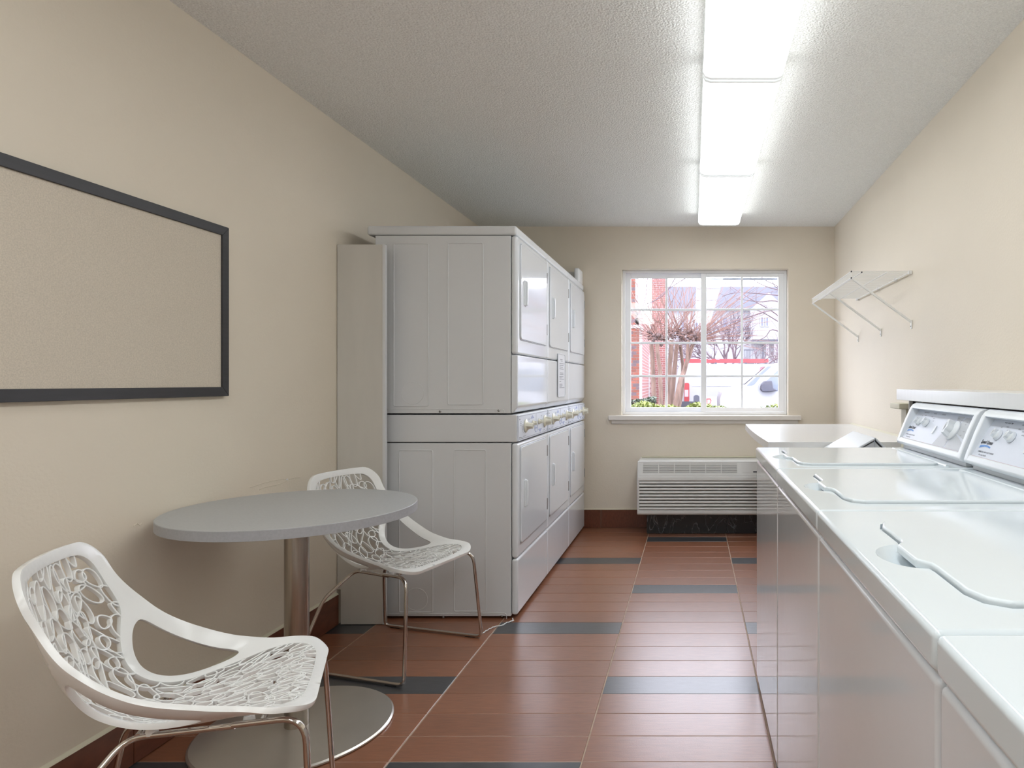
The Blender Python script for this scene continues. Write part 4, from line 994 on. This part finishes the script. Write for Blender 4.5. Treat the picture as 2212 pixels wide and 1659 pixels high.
# far bare trees
def bare_tree(px, Y, ztop, label, seed, spread):
    rnd = random.Random(seed); b = at(px, 826, Y); t = thing('bare_tree', label, 'tree', (b.x, Y, GZ), 0, 'bare trees beyond the vans')
    tw = MB(); fork = Vector((0, 0, 1.6))
    obj('trunk', MB().tube([(0, 0, 0), (0.02, 0, 0.8), tuple(fork)], 0.16, 8, r2=0.11), 'twig', t, smooth=True)
    def grow(p, d, L_, r, lev):
        e_ = p+d*L_; tw.tube([p, p.lerp(e_, .5)+Vector((rnd.uniform(-.05, .05), 0, rnd.uniform(-.02, .05)))*L_, e_], r, 4, r2=r*.6)
        if lev == 0: return
        for k in range(4):
            a = rnd.uniform(-.7, .7)*spread; b2 = rnd.uniform(-.6, .6)
            nd = (Matrix.Rotation(a, 3, 'Y') @ Matrix.Rotation(b2, 3, 'X') @ d); nd.z = max(nd.z, -0.15); nd.normalize()
            grow(p.lerp(e_, rnd.uniform(.5, 1)), nd, L_*rnd.uniform(.6, .85), r*.55, lev-1)
    for k in range(6):
        a = rnd.uniform(-1, 1)*spread; grow(fork*rnd.uniform(.7, 1), Vector((math.sin(a), rnd.uniform(-.4, .4), math.cos(a))).normalized(), ztop*.28, .055, 4 if k < 5 else 3)
    o = obj('twigs', tw, 'twig', t); o['kind'] = 'stuff'
bare_tree(1575, 27, 4.6, 'bare twiggy tree beyond the vans, left of the two in right sash', 3, 1.1)
bare_tree(1690, 30, 3.2, 'bare twiggy tree beyond the vans, at the right edge of window', 6, 1.0)
# houses
def HB(mb, t): return loc(mb, t)
hs = thing('house', 'white house with grey roof and front gable across the street', 'house', (3, 44, GZ)); YH = 44.0
xl, xr = Xw(1436, YH), Xw(1850, YH)
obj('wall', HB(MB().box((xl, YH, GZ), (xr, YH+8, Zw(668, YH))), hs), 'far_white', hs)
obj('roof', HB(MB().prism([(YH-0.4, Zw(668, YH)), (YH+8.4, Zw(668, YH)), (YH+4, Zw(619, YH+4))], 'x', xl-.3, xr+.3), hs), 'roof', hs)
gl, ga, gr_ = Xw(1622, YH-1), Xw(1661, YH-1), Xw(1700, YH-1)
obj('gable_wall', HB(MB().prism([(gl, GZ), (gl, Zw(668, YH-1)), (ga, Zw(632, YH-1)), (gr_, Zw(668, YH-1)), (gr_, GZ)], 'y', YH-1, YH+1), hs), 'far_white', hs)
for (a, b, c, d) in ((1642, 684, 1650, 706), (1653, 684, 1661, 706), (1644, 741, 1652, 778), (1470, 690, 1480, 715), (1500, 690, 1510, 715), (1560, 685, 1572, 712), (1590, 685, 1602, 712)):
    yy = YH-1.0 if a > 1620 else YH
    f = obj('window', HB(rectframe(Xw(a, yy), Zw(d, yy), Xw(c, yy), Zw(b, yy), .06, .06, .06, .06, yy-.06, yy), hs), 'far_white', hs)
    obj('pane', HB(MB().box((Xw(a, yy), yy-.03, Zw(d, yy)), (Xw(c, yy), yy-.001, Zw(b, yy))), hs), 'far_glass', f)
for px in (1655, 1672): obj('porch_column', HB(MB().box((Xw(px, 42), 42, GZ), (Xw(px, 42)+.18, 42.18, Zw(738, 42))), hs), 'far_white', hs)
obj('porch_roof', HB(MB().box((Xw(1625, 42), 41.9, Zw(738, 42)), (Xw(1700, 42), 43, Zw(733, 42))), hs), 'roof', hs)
# railing
fn = thing('metal_railing', 'thin dark metal railing in front of the white house', 'railing', (Xw(1620, 36), 36, GZ))
for k in range(9):
    x = Xw(1608, 36)+k*0.085; obj('baluster', loc(MB().box((x, 36, GZ), (x+.018, 36.02, Zw(757, 36))), fn), 'grey_dark', fn)
obj('top_rail', loc(MB().box((Xw(1607, 36), 35.99, Zw(757, 36)), (Xw(1637, 36), 36.03, Zw(755, 36))), fn), 'grey_dark', fn)
# van A
VA = 20.0
va = thing('cargo_van', 'white cargo van with red tail light seen from its rear side', 'van', (Xw(1560, VA), VA+.9, GZ))
pa = [(Xw(1457, VA), GZ+.35), (Xw(1455, VA), Zw(840, VA)), (Xw(1462, VA), Zw(800, VA)), (Xw(1470, VA), Zw(789, VA)), (Xw(1480, VA), Zw(786, VA)), (Xw(1700, VA), Zw(786, VA)), (Xw(1760, VA), Zw(835, VA)), (Xw(1820, VA), Zw(850, VA)), (Xw(1830, VA), GZ+.35)]
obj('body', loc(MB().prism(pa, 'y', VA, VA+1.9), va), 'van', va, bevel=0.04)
tl = rrect(Xw(1478, VA), Zw(868, VA), Xw(1489, VA), Zw(827, VA), 0.05, 3)
tlo = obj('tail_light', loc(MB().prism(tl, 'y', VA-.03, VA+.02), va), 'red', va)
obj('reversing_lens', loc(MB().box((Xw(1479, VA), VA-.036, Zw(857, VA)), (Xw(1487, VA), VA-.028, Zw(842, VA))), va), 'tail_white', tlo)
obj('bumper', loc(MB().box((Xw(1466, VA), VA-.06, Zw(878, VA)), (Xw(1508, VA), VA+.1, Zw(867, VA))), va), 'grey_dark', va)
obj('side_crease', loc(MB().box((Xw(1495, VA), VA-.012, Zw(834, VA)), (Xw(1700, VA), VA+.01, Zw(832.6, VA))), va), 'print_grey', va)
obj('painted_lower_shade', loc(MB().box((Xw(1528, VA), VA-.01, GZ+.3), (Xw(1700, VA), VA+.01, Zw(857, VA))), va), 'print_grey', va)  # grey strip painted in place of shade on the van's lower side
for px in (1503, 1760):
    obj('wheel', loc(MB().lathe([(.33, -.02), (.36, .03), (.36, .22), (.3, .24)], (Xw(px, VA), VA-.02, GZ+.36), 'y', 24), va), 'grey_dark', va)
for px in (1480, 1545, 1610, 1655): obj('rack_foot', loc(MB().box((Xw(px, VA), VA+.05, Zw(788, VA)), (Xw(px, VA)+.05, VA+1.6, Zw(785, VA)+.03)), va), 'grey_dark', va)
ld = thing('ladder', 'long red extension ladder lying on roof rack of the cargo van', 'ladder', (Xw(1570, VA), VA+.3, Zw(785, VA)+.03))
zl0, zl1 = Zw(785, VA)+.031, Zw(775, VA)
for yy in (VA+.2, VA+.62): obj('rail', loc(MB().box((Xw(1470, VA), yy, zl0), (Xw(1662, VA), yy+.04, zl1)), ld), 'red', ld)
for k in range(9):
    x = Xw(1476, VA)+k*0.31; obj('rung', loc(MB().box((x, VA+.24, zl0+.04), (x+.035, VA+.62, zl0+.075)), ld), 'screw', ld)
for px in (1512, 1530, 1547): obj('label_plate', loc(MB().box((Xw(px, VA), VA+.19, zl0+.09), (Xw(px+8, VA), VA+.2, zl1-.01)), ld), 'van', ld)
# van B
VB = 17.0
vb = thing('service_van', 'white van facing left with dark mirror and faint door lettering', 'van', (Xw(1680, VB), VB+.9, GZ))
pb_ = [(Xw(1556, VB), GZ+.3), (Xw(1554, VB), Zw(862, VB)), (Xw(1560, VB), Zw(846, VB)), (Xw(1575, VB), Zw(838, VB)), (Xw(1607, VB), Zw(833, VB)), (Xw(1656, VB), Zw(791, VB)), (Xw(1672, VB), Zw(785, VB)), (Xw(1700, VB), Zw(783, VB)), (Xw(1900, VB), Zw(783, VB)), (Xw(1900, VB), GZ+.3)]
obj('body', loc(MB().prism(pb_, 'y', VB, VB+1.9), vb), 'van', vb, bevel=0.03)
wsd = MB().quad((Xw(1610, VB)-.012, VB+.1, Zw(831, VB)+.02), (Xw(1656, VB)-.012, VB+.1, Zw(792, VB)+.02), (Xw(1656, VB)-.012, VB+1.8, Zw(792, VB)+.02), (Xw(1610, VB)-.012, VB+1.8, Zw(831, VB)+.02))
obj('windscreen', loc(wsd, vb), 'glass_van', vb, recalc=False)
q1 = [(1624, 832), (1665, 794), (1666, 800), (1636, 830)]
obj('pillar_window', loc(MB().prism([(Xw(a, VB), Zw(b, VB)) for a, b in ((1613, 833), (1657, 792), (1667, 791), (1650, 806), (1630, 830), (1624, 833))], 'y', VB-.008, VB), vb), 'glass_van', vb)
obj('door_window', loc(MB().prism([(Xw(a, VB), Zw(b, VB)) for a, b in ((1652, 826), (1684, 797), (1740, 797), (1740, 845), (1662, 845))], 'y', VB-.008, VB), vb), 'glass_van', vb)
obj('mirror', loc(MB().prism([(Xw(a, VB), Zw(b, VB)) for a, b in ((1643, 830), (1650, 823), (1665, 822), (1668, 838), (1678, 844), (1660, 846), (1645, 846), (1641, 840))], 'y', VB-.25, VB-.02), vb), 'grey_dark', vb, bevel=0.02)
obj('door_seam', loc(MB().tube([(Xw(a, VB), VB-.002, Zw(b, VB)) for a, b in ((1632, 880), (1634, 845), (1638, 832), (1676, 795))], 0.006, 5), vb), 'print_grey', vb)
def vtext(s, px, py, sz, m_):
    return obj('lettering', loc(text_mb(s, sz).xf(frame_mtx((Xw(px, VB), VB-.005, Zw(py, VB)), (1, 0, 0), (0, 0, 1))), vb), m_, vb, recalc=False)
vtext('"Over 35 years', 1641, 868, 0.115, 'print_grey'); vtext('116', 1617, 844, 0.062, 'ink_lav')
obj('wheel', loc(MB().lathe([(.33, -.02), (.36, .03), (.36, .22), (.3, .24)], (Xw(1595, VB), VB-.02, GZ+.36), 'y', 24), vb), 'grey_dark', vb)
# mailbox and small red marker
mbx = thing('mailbox', 'grey round-topped mailbox above the hedge outside', 'mailbox', (Xw(1503, 12), 12, GZ))
mp_ = rrect(Xw(1498, 12), Zw(895, 12), Xw(1511, 12), Zw(853, 12), 0.045, 5)
obj('body', loc(MB().prism(mp_, 'y', 12, 12.35), mbx), 'grey_dark', mbx, bevel=0.006)
obj('post', loc(MB().box((Xw(1502, 12), 12.1, GZ), (Xw(1507, 12), 12.16, Zw(894, 12))), mbx), 'grey_dark', mbx)
rs = thing('red_marker', 'small red edged round marker sign right of the mailbox', 'sign', (Xw(1531, 12), 12, GZ))
obj('plate', loc(MB().prism([(Xw(a, 12), Zw(b, 12)) for a, b in ((1526, 861), (1535, 861), (1537, 866), (1533, 874), (1527, 874))], 'y', 12.0, 12.02), rs), 'red', rs)
obj('face', loc(MB().prism([(Xw(a, 12), Zw(b, 12)) for a, b in ((1528, 863), (1534, 863), (1535, 867), (1532, 872), (1528, 872))], 'y', 11.995, 12.0), rs), 'tail_white', rs)
obj('stake', loc(MB().box((Xw(1530, 12), 12.02, GZ), (Xw(1531.5, 12), 12.04, Zw(868, 12))), rs), 'grey_dark', rs)
